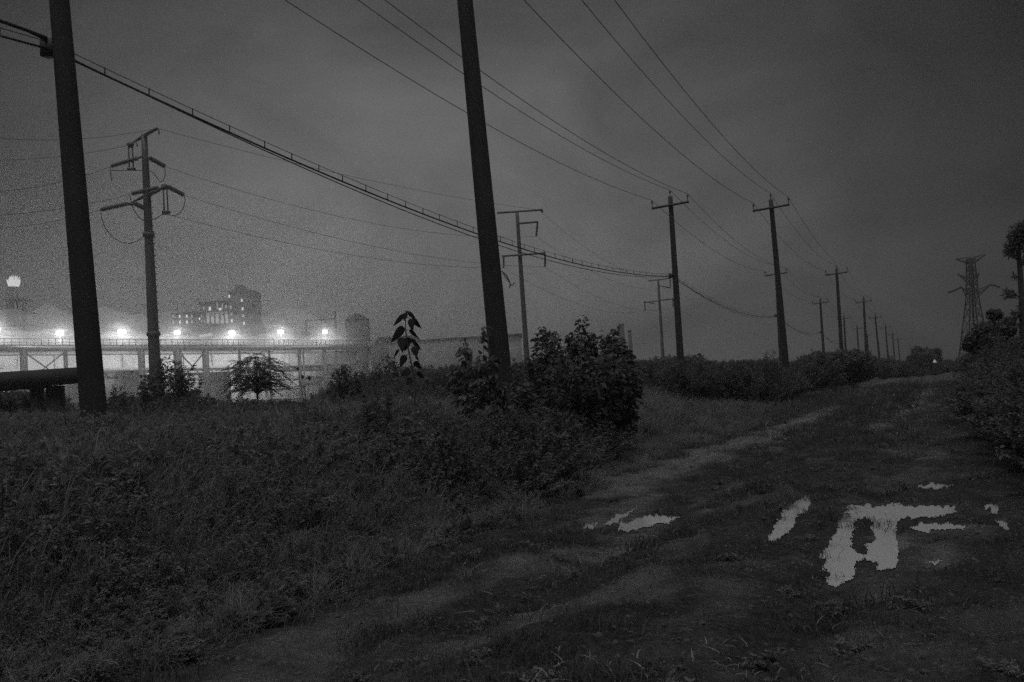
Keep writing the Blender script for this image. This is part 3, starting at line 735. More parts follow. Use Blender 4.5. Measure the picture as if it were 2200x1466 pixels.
def works():
    t = thing('works_tower_building', 'tall building with stacked lit windows and a rooftop housing', 'building', G(530, 300))
    zc = 300
    block(t, 'wall', 503, 553, 624, zc, 11, M['far']); block(t, 'parapet', 501.5, 554.5, 622.5, zc-.3, 11.6, M['roof'], 625)
    block(t, 'rooftop_housing', 516, 538, 614, zc+3, 4, M['far'], 624); block(t, 'rooftop_housing', 519, 526, 610, zc+4, 3, M['roof'], 616); block(t, 'rooftop_housing', 530, 535, 611, zc+4, 3, M['roof'], 616)
    for u, v, m in ((505,635,'win'),(531.5,644,'win'),(532.5,662.5,'win'),(533,677.5,'dimglow'),(534,694,'win'),(507,659,'dimglow'),(507.5,674,'dimglow'),(508,688.5,'win')):
        block(t, 'window', u-1.7, u+1.7, v-3.2, zc-.15, .1, M[m], v+3.2)
    for u, v in ((545,646),(545,663),(518,650),(518,668),(545,690)): block(t, 'window', u-1.7, u+1.7, v-3, zc-.15, .1, M['opening'], v+3)
    t = thing('works_block', 'lower block with a brightly lit cluttered front, joined left of the tall building', 'building', G(470, 306)); zc = 306
    block(t, 'wall', 440, 502.5, 647, zc, 10, M['far']); block(t, 'lit_front', 452, 503, 669, zc-.8, .7, M['wall'], 697)
    block(t, 'roof_edge', 438.5, 503, 645.5, zc-.4, 10.8, M['roof'], 648)
    rng = random.Random(8)
    for u, v, w, h, m in ((462,662,2.2,4,'win'),(449,661,1.5,3,'dimglow'),(478,655,.9,7,'dimglow'),(489,657,.9,6,'dimglow'),(484,663,3,2.4,'win'),(497,658,1.5,3.5,'dimglow'),(506,659,1.3,3,'dimglow')):
        block(t, 'window', u-w, u+w, v-h, zc-.2, .1, M[m], v+h)
    for i in range(5):
        u = 456 + i*10.5; block(t, 'lit_panel', u-3.2, u+3.2, 676+rng.uniform(-2, 2), zc-.95, .1, M['dimglow'], 694)
    for i in range(6):
        u = 453 + i*9.6; block(t, 'pipe', u-.5, u+.5, 667, zc-1.4, .3, M['opening'], 697)
    t = thing('works_wing', 'long low wing with two rows of small lit windows', 'building', G(410, 312)); zc = 312
    block(t, 'wall', 378, 439, 671, zc, 9, M['far']); block(t, 'roof_edge', 377, 439, 669.5, zc-.3, 9.6, M['roof'], 671.5)
    for i, u in enumerate((382, 396, 411.5, 422)):
        for j, v in enumerate((678.5, 691)):
            block(t, 'window', u-1.6, u+1.6, v-3.2, zc-.15, .1, M['win' if (i, j) in ((1,0),(2,0),(1,1),(2,1)) else 'dimglow'], v+3.2)
    for u, v in ((443,678),(443,690),(449,690)): block(t, 'window', u-1, u+1, v-2, zc-7, .1, M['dimglow'], v+2)
    t = thing('wall_lamp', 'small round lamp shining on the low wing wall', 'lamp', P(431, 685, 310)); b = MB()
    p = P(431, 685, 310); b.tube([p - Vector((0, 0, .45)), p - Vector((0, 0, .3)), p, p + Vector((0, 0, .3)), p + Vector((0, 0, .45))], [.1, .4, .5, .4, .1], 10); b.build('globe', M['lamp'], t)
    b = MB(); b.bar(p + Vector((0, 0, .3)), P(431, 683, 312), .1); b.build('bracket', M['housing'], t)
    t = thing('works_shed', 'long dark shed roof just above the walkway railing, under the lit buildings', 'shed', G(460, 290)); zc = 290
    block(t, 'wall', 372, 560, 704, zc, 12, M['far']); block(t, 'roof', 371, 561, 702.5, zc-.4, 12.8, M['roof'], 705)
    block(t, 'vent_housing', 544, 568, 696, zc-.9, 5, M['far'], 724); block(t, 'vent_housing', 531, 546, 704, zc-1.5, 4, M['roof'], 724)
    block(t, 'antenna_mast', 557.5, 560, 676, zc+2, .5, M['farsteel'], 704); block(t, 'antenna_mast', 391, 391.8, 650, zc+4, .3, M['farsteel'], 704)
    t = thing('conveyor_roof', 'bright sloping strip of roof on the shed below the lit buildings', 'roof', P(446, 721, 262))
    b = MB(); b.bar(P(430, 722.5, 262), P(456, 718.5, 262), 2.0, .5); b.build('glowing_streak', M['dimglow'], t); b = MB(); b.bar(P(400, 724.5, 262.5), P(470, 716.5, 262.5), 2.4, .4); b.build('roof_sheet', M['roof'], t)  # the streak glows by itself, standing in for light on the roof
works()
def tank():
    zc = 255; t = thing('domed_tank', 'round silo with a domed roof and small cap, right end of the walkway', 'tank', G(776, zc))
    o = G(776, zc); r = 24*zc/F; zt = zof(776, 688, zc); zd = zof(776, 676, zc)
    b = MB(); b.tube([o - Vector((0, 0, .3)), Vector((o.x, o.y, zt))], [r, r], 28); b.build('shell', M['far'], t)
    b = MB(); prof = [(r*1.03, zt-.1), (r*1.03, zt+.25), (r*.86, zt + (zd-zt)*.55), (r*.55, zd), (r*.2, zd+.25)]
    b.tube([Vector((o.x, o.y, z)) for _, z in prof], [q for q, _ in prof], 28); b.build('dome', M['roof'], t)
    b = MB(); b.tube([Vector((o.x, o.y, zd)), Vector((o.x, o.y, zof(776, 671.5, zc)))], .32, 8); b.build('cap', M['roof'], t)
    for f in (.35, .65):
        b = MB(); z = zt - 12*f; b.tube([Vector((o.x, o.y, z)), Vector((o.x, o.y, z+.25))], r*1.02, 28); b.build('band', M['roof'], t)
    b = MB(); q = o + (Vector((o.x, o.y, 0)).normalized().cross(Vector((0, 0, 1))))*(r+.25); b.bar(q + Vector((0, 0, 0)), q + Vector((0, 0, zt)), .3); b.build('ladder', M['farsteel'], t)
    zc = 265; t = thing('pipe_rack', 'faint pipe frame and thin stack left of the domed tank', 'pipe rack', G(700, zc))
    for u in (667, 700, 731): block(t, 'post', u-1, u+1, 686, zc, .4, M['farsteel'])
    for v in (685, 700): block(t, 'pipe', 665, 733, v, zc-.5, .5, M['farsteel'], v+2)
    block(t, 'stack', 729, 733, 667, zc+2, .5, M['farsteel'])
    block(t, 'box_housing', 640, 668, 712, zc, 5, M['far'])
tank()
def flare():
    zc = 250; t = thing('flare_stack', 'tall flare stack with service frame, under the flame at the left edge', 'flare stack', G(32, zc))
    for a, b_, v, nm in ((22, 41, 617, 'stack'), ):
        o = G((a+b_)/2, zc); r = (b_-a)/2*zc/F; b = MB(); n = 8
        zt = zof(31, v, zc); b.tube([Vector((o.x, o.y, -.3)), Vector((o.x, o.y, zt*.5)), Vector((o.x, o.y, zt))], [r*1.2, r*1.05, r*.9], 20); b.build(nm, M['far'], t)
    for v in (640, 668, 695):
        block(t, 'platform', 17, 60, v, zc-2.2, 6.5, M['farsteel'], v+1.6)
    for u in (46, 58): block(t, 'frame_post', u-.8, u+.8, 622 if u == 46 else 640, zc-1, .5, M['farsteel'])
    for k in range(6):
        v = 640 + k*14; b = MB(); b.bar(P(46, v, zc-1), P(58, v+14, zc-1), .2); b.build('frame_brace', M['farsteel'], t)
        b = MB(); b.bar(P(58, v, zc-1), P(46, v+14, zc-1), .2); b.build('frame_brace', M['farsteel'], t)
    rng = random.Random(12); b = MB()
    pts = []
    o = P(30, 612, zc); ex = (R_CW @ Vector((1, 0, 0))); ey = (R_CW @ Vector((0, 1, 0))); ezz = (R_CW @ Vector((0, 0, 1))); s = zc/F
    for i in range(38):
        a = rng.uniform(0, 2*math.pi); rr = rng.uniform(0, 1)**.5; x = math.cos(a)*rr*9.5; z = math.sin(a)*rr*8; h = rng.uniform(8, 27) * (1 - .35*rr)
        lean = -rng.uniform(0, 5) if x < 0 else rng.uniform(-1, 3)
        q = [o + ex*(x*s) + ezz*(z*s) - ey*(rng.uniform(1, 4)*s), o + ex*((x*1.25)*s) + ezz*(z*s) + ey*(h*.4*s), o + ex*((x*1.3+lean*.5)*s) + ezz*(z*s) + ey*(h*.75*s), o + ex*((x*1.3+lean)*s) + ezz*(z*s) + ey*(h*s)]
        b.tube(q, [1.9*s, 2.3*s, 1.1*s, .1*s], 6)
    f = b.build('flame', M['flame']); tag(f, 'pale ragged flame burning on top of the flare stack', 'flame')
flare()
def far_things():
    t = thing('long_warehouse', 'long low grey building between the domed tank and the middle pole', 'building', G(900, 430)); zc = 430
    block(t, 'wall', 812, 1128, 727, zc, 30, M['farwall']); block(t, 'roof', 818, 900, 722, zc+4, 24, M['far'], 727); block(t, 'roof_edge', 809, 1131, 726, zc-.6, 31, M['far'], 728.5)
    block(t, 'wing', 880, 1010, 737, zc-26, 22, M['farwall']); block(t, 'wing', 1090, 1128, 735, zc-22, 20, M['farwall'])
    t = thing('brick_wall', 'grey wall end dropping away right of the walkway', 'wall', G(812, 235)); block(t, 'wall', 803, 826, 741, 235, 14, M['far'])
    for (u, w, v, z, lb) in ((1345, 6, 698, 420, 'faint wide chimney beyond the big leaved bush'), (1362, 4, 711, 425, 'faint shorter chimney beyond the big leaved bush')):
        t = thing('chimney', lb, 'chimney', G(u, z), 'far chimneys'); o = G(u, z); zt = zof(u, v, z); r = w*z/F
        b = MB(); b.tube([o, Vector((o.x, o.y, zt*.6)), Vector((o.x, o.y, zt))], [r*1.1, r, r*.9], 16); b.build('shaft', M['far'], t)
        b = MB(); b.tube([Vector((o.x, o.y, zt-.2)), Vector((o.x, o.y, zt+.5))], [r*1.0, r*.98], 16); b.build('cap', M['roof'], t)
    t = thing('street_lamp', 'tiny lit lamp far down the track, before the round tree', 'street lamp', G(2008, 150)); g = G(2008, 150); p = P(2008, 777, 150)
    b = MB(); b.tube([g, Vector((p.x, p.y, p.z-.15))], .05, 6); b.build('post', M['arm'], t)
    b = MB(); b.tube([p + Vector((0, 0, .32)), p, p - Vector((0, 0, .15))], [.03, .22, .28], 10); b.build('lamp_head', M['smalllamp'], t)
far_things()
def low_platform():
    zc = 30; t = thing('concrete_platform', 'dark low concrete beam on squat posts at the left edge', 'concrete structure', G(90, zc))
    block(t, 'beam', -60, 186, 796, zc, .8, M['darkconc'], 829)
    block(t, 'beam', -60, 98, 828.5, zc+.2, .5, M['darkconc'], 838)
    for u0, u1 in ((-40, -14), (68, 82), (102, 127)): block(t, 'post', u0, u1, 829, zc+.3, .5, M['darkconc'])
low_platform()

# ------------------------------------------------------------------ vegetation
def unit(a): return a / (np.linalg.norm(a, axis=-1, keepdims=True) + 1e-9)
def shoots(seed, H, R, ns, nl, ll, lw, droop=.4, twig=.12, up=.5, squash=.6, sr=.008, bare=.25, top=None):
    """a shrub as shoots rising from its foot; returns (stems, leaves) in local coordinates"""
    r = np.random.default_rng(seed); st, lf = MB(), MB(); PP, DD = [], []
    for i in range(ns):
        a = r.uniform(0, 2*np.pi); q = np.sqrt(r.uniform()); rad = R*q
        h = H*(1 - squash*q*q)*r.uniform(.72, 1.0)
        tip = np.array([math.cos(a)*rad, math.sin(a)*rad, h]); b0 = np.array([math.cos(a), math.sin(a), 0])*rad*.15; b0[2] = 0
        c = np.array([math.cos(a)*rad*.45, math.sin(a)*rad*.45, h*.65]) + r.normal(0, R*.06, 3)
        tt = np.linspace(0, 1, 6)[:, None]; pts = (1-tt)**2*b0 + 2*tt*(1-tt)*c + tt**2*tip
        st.tube(pts, [sr*(1.1-.8*k/5) for k in range(6)], 3, caps=False)
        t = bare + (1-bare)*r.uniform(0, 1, nl)**.75; t = t[:, None]
        p = (1-t)**2*b0 + 2*t*(1-t)*c + t**2*tip; off = unit(r.normal(0, 1, (nl, 3))); off[:, 2] = np.abs(off[:, 2])*.5
        p = p + off*(twig*r.uniform(0, 1, (nl, 1))*(1.15 - t)); PP.append(p)
        d = off + np.array([0, 0, -droop]) + r.normal(0, .35, (nl, 3)) + np.array([math.cos(a), math.sin(a), 0])*.35; DD.append(d)
    PP = np.concatenate(PP); DD = np.concatenate(DD); n = len(PP)
    upv = unit(np.array([0, 0, 1.0]) + r.normal(0, up, (n, 3)))
    s = r.uniform(.6, 1.2, n); lf.leaves(PP, DD, upv, ll*s, lw*s*r.uniform(.8, 1.15, n))
    return st, lf
def grass_mb(seed, n, h, spread, w=.012, lean=.5):
    r = np.random.default_rng(seed); b = MB(); V, Q = [], []
    for i in range(n):
        a = r.uniform(0, 2*np.pi); p = np.array([r.normal(0, spread), r.normal(0, spread), 0]); hh = h*r.uniform(.45, 1.1); le = lean*hh*r.uniform(.2, 1.3)
        d = np.array([math.cos(a), math.sin(a), 0]); s = np.array([-d[1], d[0], 0])*w
        k = 4*0 + len(V)*0
        pts = [p + d*le*f**2 + np.array([0, 0, hh*(f - .25*lean*f**3)]) for f in (0, .4, .75, 1)]
        vv = [pts[0]-s, pts[0]+s, pts[1]-s*.9, pts[1]+s*.9, pts[2]-s*.6, pts[2]+s*.6, pts[3]]
        b.add(vv, [(0,1,3,2),(2,3,5,4)], [(4,5,6)])
    return b
def merge_proto(name, parts):
    """a prototype made of several meshes with their own materials, joined"""
    me = None; V, T, MI, mats = [], [], [], []; n = 0; allp = MB(); cnt = []
    for b, m in parts:
        v = np.concatenate(b.v); q = np.concatenate(b.q) if b.q else np.zeros((0, 4), int); t = np.concatenate(b.t) if b.t else np.zeros((0, 3), int)
        mats.append(m); tri = np.concatenate([q[:, [0, 1, 2]], q[:, [0, 2, 3]], t]) + n
        V.append(v); T.append(tri); MI.append(np.full(len(tri), len(mats)-1)); n += len(v)
    b = MB(); b.add(np.concatenate(V), None, np.concatenate(T)); me = b.mesh(name)
    for m in mats: me.materials.append(m)
    mi = np.concatenate(MI).astype(np.int32)
    if len(mi) == len(me.polygons): me.polygons.foreach_set('material_index', mi)
    return bpy.data.objects.new(name, me)
def make_collection(name, objs):
    c = bpy.data.collections.new(name)
    for o in objs: c.objects.link(o)
    return c
def scatter(name, coll, pos, idx, rotz, scl, tilt=.12, seed=0):
    r = np.random.default_rng(seed); me = bpy.data.meshes.new(name); n = len(pos)
    me.vertices.add(n); me.vertices.foreach_set('co', np.asarray(pos, np.float32).ravel())
    a = me.attributes.new('pick', 'INT', 'POINT'); a.data.foreach_set('value', np.asarray(idx, np.int32))
    rot = np.stack([r.normal(0, tilt, n), r.normal(0, tilt, n), rotz], -1)
    a = me.attributes.new('turn', 'FLOAT_VECTOR', 'POINT'); a.data.foreach_set('vector', rot.astype(np.float32).ravel())
    a = me.attributes.new('size', 'FLOAT_VECTOR', 'POINT'); a.data.foreach_set('vector', np.asarray(scl, np.float32).ravel())
    o = bpy.data.objects.new(name, me); COL.objects.link(o)
    ng = bpy.data.node_groups.new(name + '_scatter', 'GeometryNodeTree')
    ng.interface.new_socket('Geometry', in_out='INPUT', socket_type='NodeSocketGeometry'); ng.interface.new_socket('Geometry', in_out='OUTPUT', socket_type='NodeSocketGeometry')
    N = ng.nodes; L = ng.links; gi = N.new('NodeGroupInput'); go = N.new('NodeGroupOutput'); ip = N.new('GeometryNodeInstanceOnPoints')
    ci = N.new('GeometryNodeCollectionInfo'); ci.inputs['Collection'].default_value = coll; ci.inputs['Separate Children'].default_value = True; ci.inputs['Reset Children'].default_value = True
    ci.transform_space = 'ORIGINAL'
    def na(nm, ty):
        k = N.new('GeometryNodeInputNamedAttribute'); k.data_type = ty; k.inputs['Name'].default_value = nm; return k.outputs['Attribute']
    L.new(gi.outputs[0], ip.inputs['Points']); L.new(ci.outputs[0], ip.inputs['Instance']); ip.inputs['Pick Instance'].default_value = True
    L.new(na('pick', 'INT'), ip.inputs['Instance Index']); L.new(na('turn', 'FLOAT_VECTOR'), ip.inputs['Rotation']); L.new(na('size', 'FLOAT_VECTOR'), ip.inputs['Scale'])
    L.new(ip.outputs[0], go.inputs[0])
    md = o.modifiers.new('scatter', 'NODES'); md.node_group = ng
    return tag(o, kind='stuff')

def wedge(n, rng, y0, y1, power, x0=None, x1=None):
    """random ground points in the wedge the photograph looks at, denser near"""
    d = (y0**power + rng.uniform(0, 1, n)*(y1**power - y0**power))**(1/power)
    az = rng.uniform(math.radians(-60), math.radians(17), n)
    x = d*np.sin(az); y = d*np.cos(az); k = y > 1.0
    if x0 is not None: k &= x > x0
    if x1 is not None: k &= x < x1
    return x[k], y[k]
FIELD = np.array([(-800,870),(0,868),(60,864),(150,868),(230,850),(300,858),(430,848),(560,850),(640,852),(690,846),(760,835),(800,815),(840,815),(900,800),(960,790),(1010,780),(1080,785),(1140,770),(1250,765),(1370,785),(1400,835),(1500,848),(1600,850),(1700,852),(1800,862),(1900,868),(1960,870),(2030,850),(2060,800),(2100,770),(2200,760),(2600,740)], float)
HEDGE = np.array([(1000,775),(1130,765),(1380,768),(1400,764),(1440,756),(1480,760),(1520,766),(1560,772),(1600,766),(1650,768),(1700,776),(1740,756),(1790,750),(1840,748),(1870,756),(1900,766),(1940,770),(1990,785),(2030,772),(2060,752),(2100,722),(2130,700),(2200,700),(2500,690)], float)
def weeds():
    rng = np.random.default_rng(42)
    G1 = make_collection('meadow_kinds', [
        merge_proto('kind_a', [(grass_mb(1, 90, 1.0, .14, .004), M['grass']), (grass_mb(2, 6, 1.2, .1, .004, .8), M['dry'])]),
        merge_proto('kind_b', [(grass_mb(3, 120, .8, .17, .0035, .9), M['grass'])]),
        merge_proto('kind_c', [(x, m) for x, m in zip(shoots(4, 1.0, .22, 14, 80, .042, .016, .1, .09, .5, .3, .005, .1), (M['stem'], M['weed']))]),
        merge_proto('kind_d', [(x, m) for x, m in zip(shoots(5, 1.0, .34, 18, 62, .046, .028, .5, .12, .4, .5, .006, .1), (M['stem'], M['weed']))]),
        merge_proto('kind_e', [(x, m) for x, m in zip(shoots(6, 1.0, .16, 4, 110, .06, .014, -.2, .10, .8, .2, .006, .15), (M['stem'], M['grass']))]),
        merge_proto('kind_f', [(x, m) for x, m in zip(shoots(7, .8, .38, 24, 50, .036, .026, .3, .16, .4, .7, .005, .05), (M['stem'], M['weed']))]),
    ])
    x, y = wedge(46000, rng, 2.2, 48, 1.25)
    edge = -4.15 - .9*sstep(6, 22, y) + .35*vnoise(x*0, y, .7, 31); redge = 1.35 + .3*vnoise(x*0, y, .6, 33) + .7*(1-sstep(3, 10, y))
    inl = x < edge; inr = x > redge; k = inl | inr
    x, y, inl, edge, redge = x[k], y[k], inl[k], edge[k], redge[k]
    din = np.where(inl, edge - x, x - redge)
    hmax = np.where(inl, .28 + 1.0*sstep(0, 2.6, din) + .75*sstep(3, 12, din), .35 + 1.3*sstep(0, 2.0, din) + .9*sstep(1.5, 5, din))
    h = hmax*rng.uniform(.45, 1.05, len(x))*(1 + .3*vnoise(x, y, .35, 35))
    z = gz(x, y)
    foot = np.stack([x, y, z], -1); u, v, zc = proj(foot)
    lim = np.interp(u, FIELD[:, 0], FIELD[:, 1]) + rng.uniform(-4, 26, len(x)); hor = VP[1] + (VP[0]-u)*TR
    zl = CH + (hor - lim)*zc/F; h = np.minimum(h, np.maximum(zl - z, .22))
    kind = rng.choice(6, len(x), p=[.24, .2, .2, .12, .16, .08]); kind = np.where(vnoise(x, y, .5, 36) > .25, rng.choice([0, 1, 4], len(x)), kind)
    # the paler grassy stretch beside the far left edge of the track
    gr = inl & (din < 5) & (y > 14); kind = np.where(gr & (rng.uniform(0, 1, len(x)) < .75), rng.choice([0, 1], len(x)), kind)
    wdt = np.clip(h, .45, 1.3)*rng.uniform(.85, 1.3, len(x))*(1 + .012*zc)
    foot[:, 2] -= .02
    scatter('weeds', G1, foot, kind, rng.uniform(0, 6.28, len(x)), np.stack([wdt, wdt, h], -1), .14, 1)
    # short grass and litter on the track
    T1 = make_collection('turf_kinds', [merge_proto('tuft_a', [(grass_mb(11, 60, .11, .08, .002, 1.0), M['turf'])]), merge_proto('tuft_b', [(grass_mb(12, 50, .06, .10, .002, 1.5), M['turf'])]),
        merge_proto('tuft_c', [(x_, m) for x_, m in zip(shoots(13, .06, .12, 14, 12, .020, .012, .1, .04, .4, .6, .0015, .1), (M['stem'], M['weed']))]),
        merge_proto('tuft_d', [(grass_mb(14, 14, .03, .12, .0025, 3.0), M['dry'])])])
    x, y = wedge(90000, rng, 3.2, 70, 1.0, -6.2, 2.6); mud = mudness(x, y); pr = np.clip(.8 - mud*1.5, .12, 1) * np.clip(.15 + .30 + .55*vnoise(x, y, .8, 41) + .35*vnoise(x, y, 3.3, 42), .04, 1)
    u, v, zc = proj(np.stack([x, y, np.zeros_like(x)], -1)); wet = np.zeros(len(x), bool)
    for kk, pl in PUD.items():
        if kk != 'hole': wet |= inpoly(u, v, pl) | inpoly(u, v-9, pl) | inpoly(u, v-18, pl)
    wet &= ~inpoly(u, v, PUD['hole']); k = (rng.uniform(0, 1, len(x)) < pr) & ~wet
    x, y, mud = x[k], y[k], mud[k]; z = gz(x, y); s = rng.uniform(.5, 1.25, len(x))*(1 - .5*mud)*(1 + .35*vnoise(x, y, 1.7, 44))
    s *= np.where(x > -.2, .8, 1.0) * (1 + 3.0*sstep(14, 45, y))
    scatter('short_grass', T1, np.stack([x, y, z-.004], -1), np.where(rng.uniform(0, 1, len(x)) < mud*1.6, 3, rng.choice(4, len(x), p=[.36, .40, .10, .14])), rng.uniform(0, 6.28, len(x)), np.stack([s*1.2, s*1.2, s], -1), .2, 2)
    C1 = []
    for s_ in range(4):
        r = np.random.default_rng(60+s_); b = MB(); n1 = 7
        pts = []; rs = []
        for i in range(5): f = i/4; pts.append((f*.05-.025, r.normal(0, .003), r.normal(0, .003))); rs.append(max(.004, .022*math.sin(math.pi*(.08+.84*f))*r.uniform(.8, 1.2)))
        b.tube(pts, rs, 6); C1.append(merge_proto('clod_kind', [(b, M['clod'])]))
    CC = make_collection('clod_kinds', C1)
    x, y = wedge(70000, rng, 3.2, 30, 1.1, -5.0, 2.2); mud = mudness(x, y); k = rng.uniform(0, 1, len(x)) < .25 + .6*mud
    x, y = x[k], y[k]; u, v, zc = proj(np.stack([x, y, np.zeros_like(x)], -1)); wet = np.zeros(len(x), bool)
    for kk, pl in PUD.items():
        if kk != 'hole': wet |= inpoly(u, v, pl) | inpoly(u, v-9, pl) | inpoly(u, v-18, pl)
    x, y = x[~wet], y[~wet]; s = rng.uniform(.2, 1.0, len(x))**4*1.0 + .14
    scatter('gravel', CC, np.stack([x, y, gz(x, y) - .004], -1), rng.integers(0, 4, len(x)), rng.uniform(0, 6.28, len(x)), np.stack([s, s*.9, s*.7], -1), .5, 3)
weeds()
def thickets():
    rng = np.random.default_rng(77)
    B1 = make_collection('thicket_kinds', [
        merge_proto('bush_kind_a', [(x, m) for x, m in zip(shoots(21, 1.0, .55, 60, 70, .045, .033, .4, .10, .5, .45, .006, .1), (M['stem'], M['darkleaf']))]),
        merge_proto('bush_kind_b', [(x, m) for x, m in zip(shoots(22, 1.0, .42, 46, 70, .06, .018, .1, .09, .6, .3, .006, .1), (M['stem'], M['darkleaf']))]),
        merge_proto('bush_kind_c', [(x, m) for x, m in zip(shoots(23, 1.0, .7, 80, 60, .038, .030, .3, .11, .5, .6, .005, .05), (M['stem'], M['leaf']))])])
    pos, sc = [], []
    def fill(n, u0, u1, za, zb, line, jit, xmax=None, xmin=None):
        for _ in range(n):
            u = rng.uniform(u0, u1); zc = rng.uniform(za, zb); g = G(u, zc)
            if xmax is not None and g.x > xmax: continue
            if xmin is not None and g.x < xmin: continue
            v = np.interp(u, line[:, 0], line[:, 1]) + rng.exponential(jit) - (rng.uniform(4, 13) if rng.uniform() < .06 and line is HEDGE and u < 1950 else 0); top = zof(u, v, zc); h = top - g.z
            if h < .5: continue
            w = max(h*rng.uniform(.8, 1.2), .9); pos.append((g.x, g.y, g.z-.05)); sc.append((w, w, h))
    fill(330, 1130, 1960, 38, 62, HEDGE, 9, xmax=-6.5)
    fill(260, 1385, 1960, 60, 120, HEDGE, 6, xmax=-6)
    fill(90, 1700, 1985, 110, 260, HEDGE, 5, xmax=-5)
    fill(110, -60, 100, 31.5, 35, np.array([(-60,824),(100,828)], float), 7)
    fill(80, 225, 660, 19, 31, np.array([(225,835),(300,828),(380,822),(440,836),(520,842),(660,846)], float), 9)
    fill(120, 1900, 2040, 150, 330, HEDGE, 5)
    fill(200, 820, 1180, 26, 40, FIELD - np.array([[0, 12]]), 10)
    fill(60, 690, 1010, 40, 60, np.array([(690,830),(720,815),(780,790),(850,778),(960,772),(1010,770)], float), 8)
    fill(70, 0, 700, 32, 45, np.array([(0,868),(700,858)], float), 12)
    fill(110, 830, 1420, 11, 20, np.array([(830,900),(900,875),(1000,860),(1100,850),(1250,860),(1380,905),(1430,930)], float), 45, xmax=-5.0)
    n1 = len(pos)
    scatter('thicket', B1, pos, rng.integers(0, 3, n1), rng.uniform(0, 6.28, n1), sc, .06, 4)
    pos.clear(); sc.clear()
    RH = np.array([(1990,800),(2030,778),(2055,765),(2080,752),(2110,735),(2140,712),(2200,712),(2500,690)], float)
    fill(220, 2020, 2330, 9, 26, np.array([(2020,900),(2050,820),(2080,780),(2110,765),(2200,755),(2500,730)], float), 16, xmin=1.3)
    fill(120, 2060, 2330, 6.5, 12, np.array([(2060,1000),(2100,930),(2150,880),(2200,840),(2500,800)], float), 30, xmin=1.5)
    fill(160, 2020, 2300, 26, 60, RH, 10, xmin=2.6); fill(90, 2030, 2260, 60, 130, RH, 8, xmin=3)
    n1 = len(pos)
    scatter('scrub', B1, pos, rng.integers(0, 3, n1), rng.uniform(0, 6.28, n1), sc, .06, 5)
thickets()

def shrub(label, u, vtop, zc, wpx, seed, ns, nl, ll, lw, name='shrub', cat='shrub', droop=.5, squash=.45, twig=.2, m='leaf', up=.5, group=None, bare=.2):
    g = G(u, zc); H = zof(u, vtop, zc) - g.z; R = wpx*zc/F/2
    t = thing(name, label, cat, g, group); st, lf = shoots(seed, H, R, ns, nl, ll, lw, droop, twig, up, squash, .009, bare)
    st.build('stem', M['stem'], t, local=True); lf.build('foliage', M[m], t, local=True); return t
shrub('big leaved shrub under the right half of the skyline, its highest shoot', 1256, 650, 19, 95, 101, 44, 76, .105, .078, twig=.16, squash=.55, group='leafy shrubs on the verge')
shrub('broad leafy shrub just right of the middle pole', 1190, 676, 20, 130, 102, 46, 60, .12, .085, twig=.25, squash=.35, group='leafy shrubs on the verge')
shrub('rounded leafy shrub left of the chimneys, at the bush row end', 1330, 680, 19.5, 110, 103, 46, 60, .12, .09, twig=.25, squash=.4, group='leafy shrubs on the verge')
shrub('low dense shrub filling the row below the highest shoot', 1268, 712, 18.5, 200, 104, 60, 50, .115, .085, twig=.3, squash=.3, group='leafy shrubs on the verge')
shrub('drooping leafy shrub leaning against the left side of the middle pole', 1034, 664, 16.5, 160, 105, 44, 44, .15, .10, twig=.3, squash=.72, droop=.9, group='leafy shrubs on the verge')
shrub('low twiggy shrub at the right foot of the middle pole', 1120, 738, 17, 90, 106, 24, 40, .10, .07, twig=.2, group='leafy shrubs on the verge')
shrub('ragged dark shrub right of the left edge pole, below the corner pole', 374, 742, 24, 125, 107, 64, 80, .12, .038, twig=.3, squash=.35, droop=.1, up=.9, group='leafy shrubs on the verge')
shrub('small round leaved shrub leaning out before the corner pole foot', 322, 775, 21, 75, 108, 34, 50, .10, .09, twig=.2, group='leafy shrubs on the verge')
shrub('small spiky shrub between left edge pole and corner pole', 254, 800, 22, 56, 109, 30, 50, .10, .03, twig=.16, droop=-.1, up=.9, group='leafy shrubs on the verge')
shrub('rounded shrub in front of the right end of the walkway', 742, 768, 27, 115, 110, 64, 60, .11, .08, twig=.3, squash=.5, m='leaf', group='leafy shrubs on the verge')
shrub('rounded paler shrub between walkway end and the tall big leaved weed', 830, 758, 33, 120, 111, 64, 60, .12, .09, twig=.35, squash=.5, group='leafy shrubs on the verge')
shrub('wispy grassy shrub at the foot of the tall right hand pole', 1660, 742, 44, 55, 112, 30, 40, .22, .02, twig=.5, squash=.4, droop=-.6, up=.9, m='darkleaf', group='leafy shrubs on the verge')
shrub('peaked bush at the left end of the rounded bush mass', 1755, 738, 66, 40, 113, 40, 44, .22, .15, twig=.5, squash=.6, m='darkleaf', group='leafy shrubs on the verge')
shrub('widest rounded bush around the foot of the dark crossarm pole', 1835, 741, 68, 130, 114, 80, 60, .22, .16, twig=.7, squash=.35, m='darkleaf', group='leafy shrubs on the verge')
shrub('small leafy shrub beside the cable clamp pole foot', 1440, 752, 40, 60, 115, 30, 40, .14, .09, twig=.4, squash=.4, m='darkleaf', group='leafy shrubs on the verge')
shrub('low spreading shrub at the cable clamp pole, right side', 1500, 750, 42, 80, 116, 34, 40, .14, .09, twig=.4, squash=.5, m='darkleaf', group='leafy shrubs on the verge')

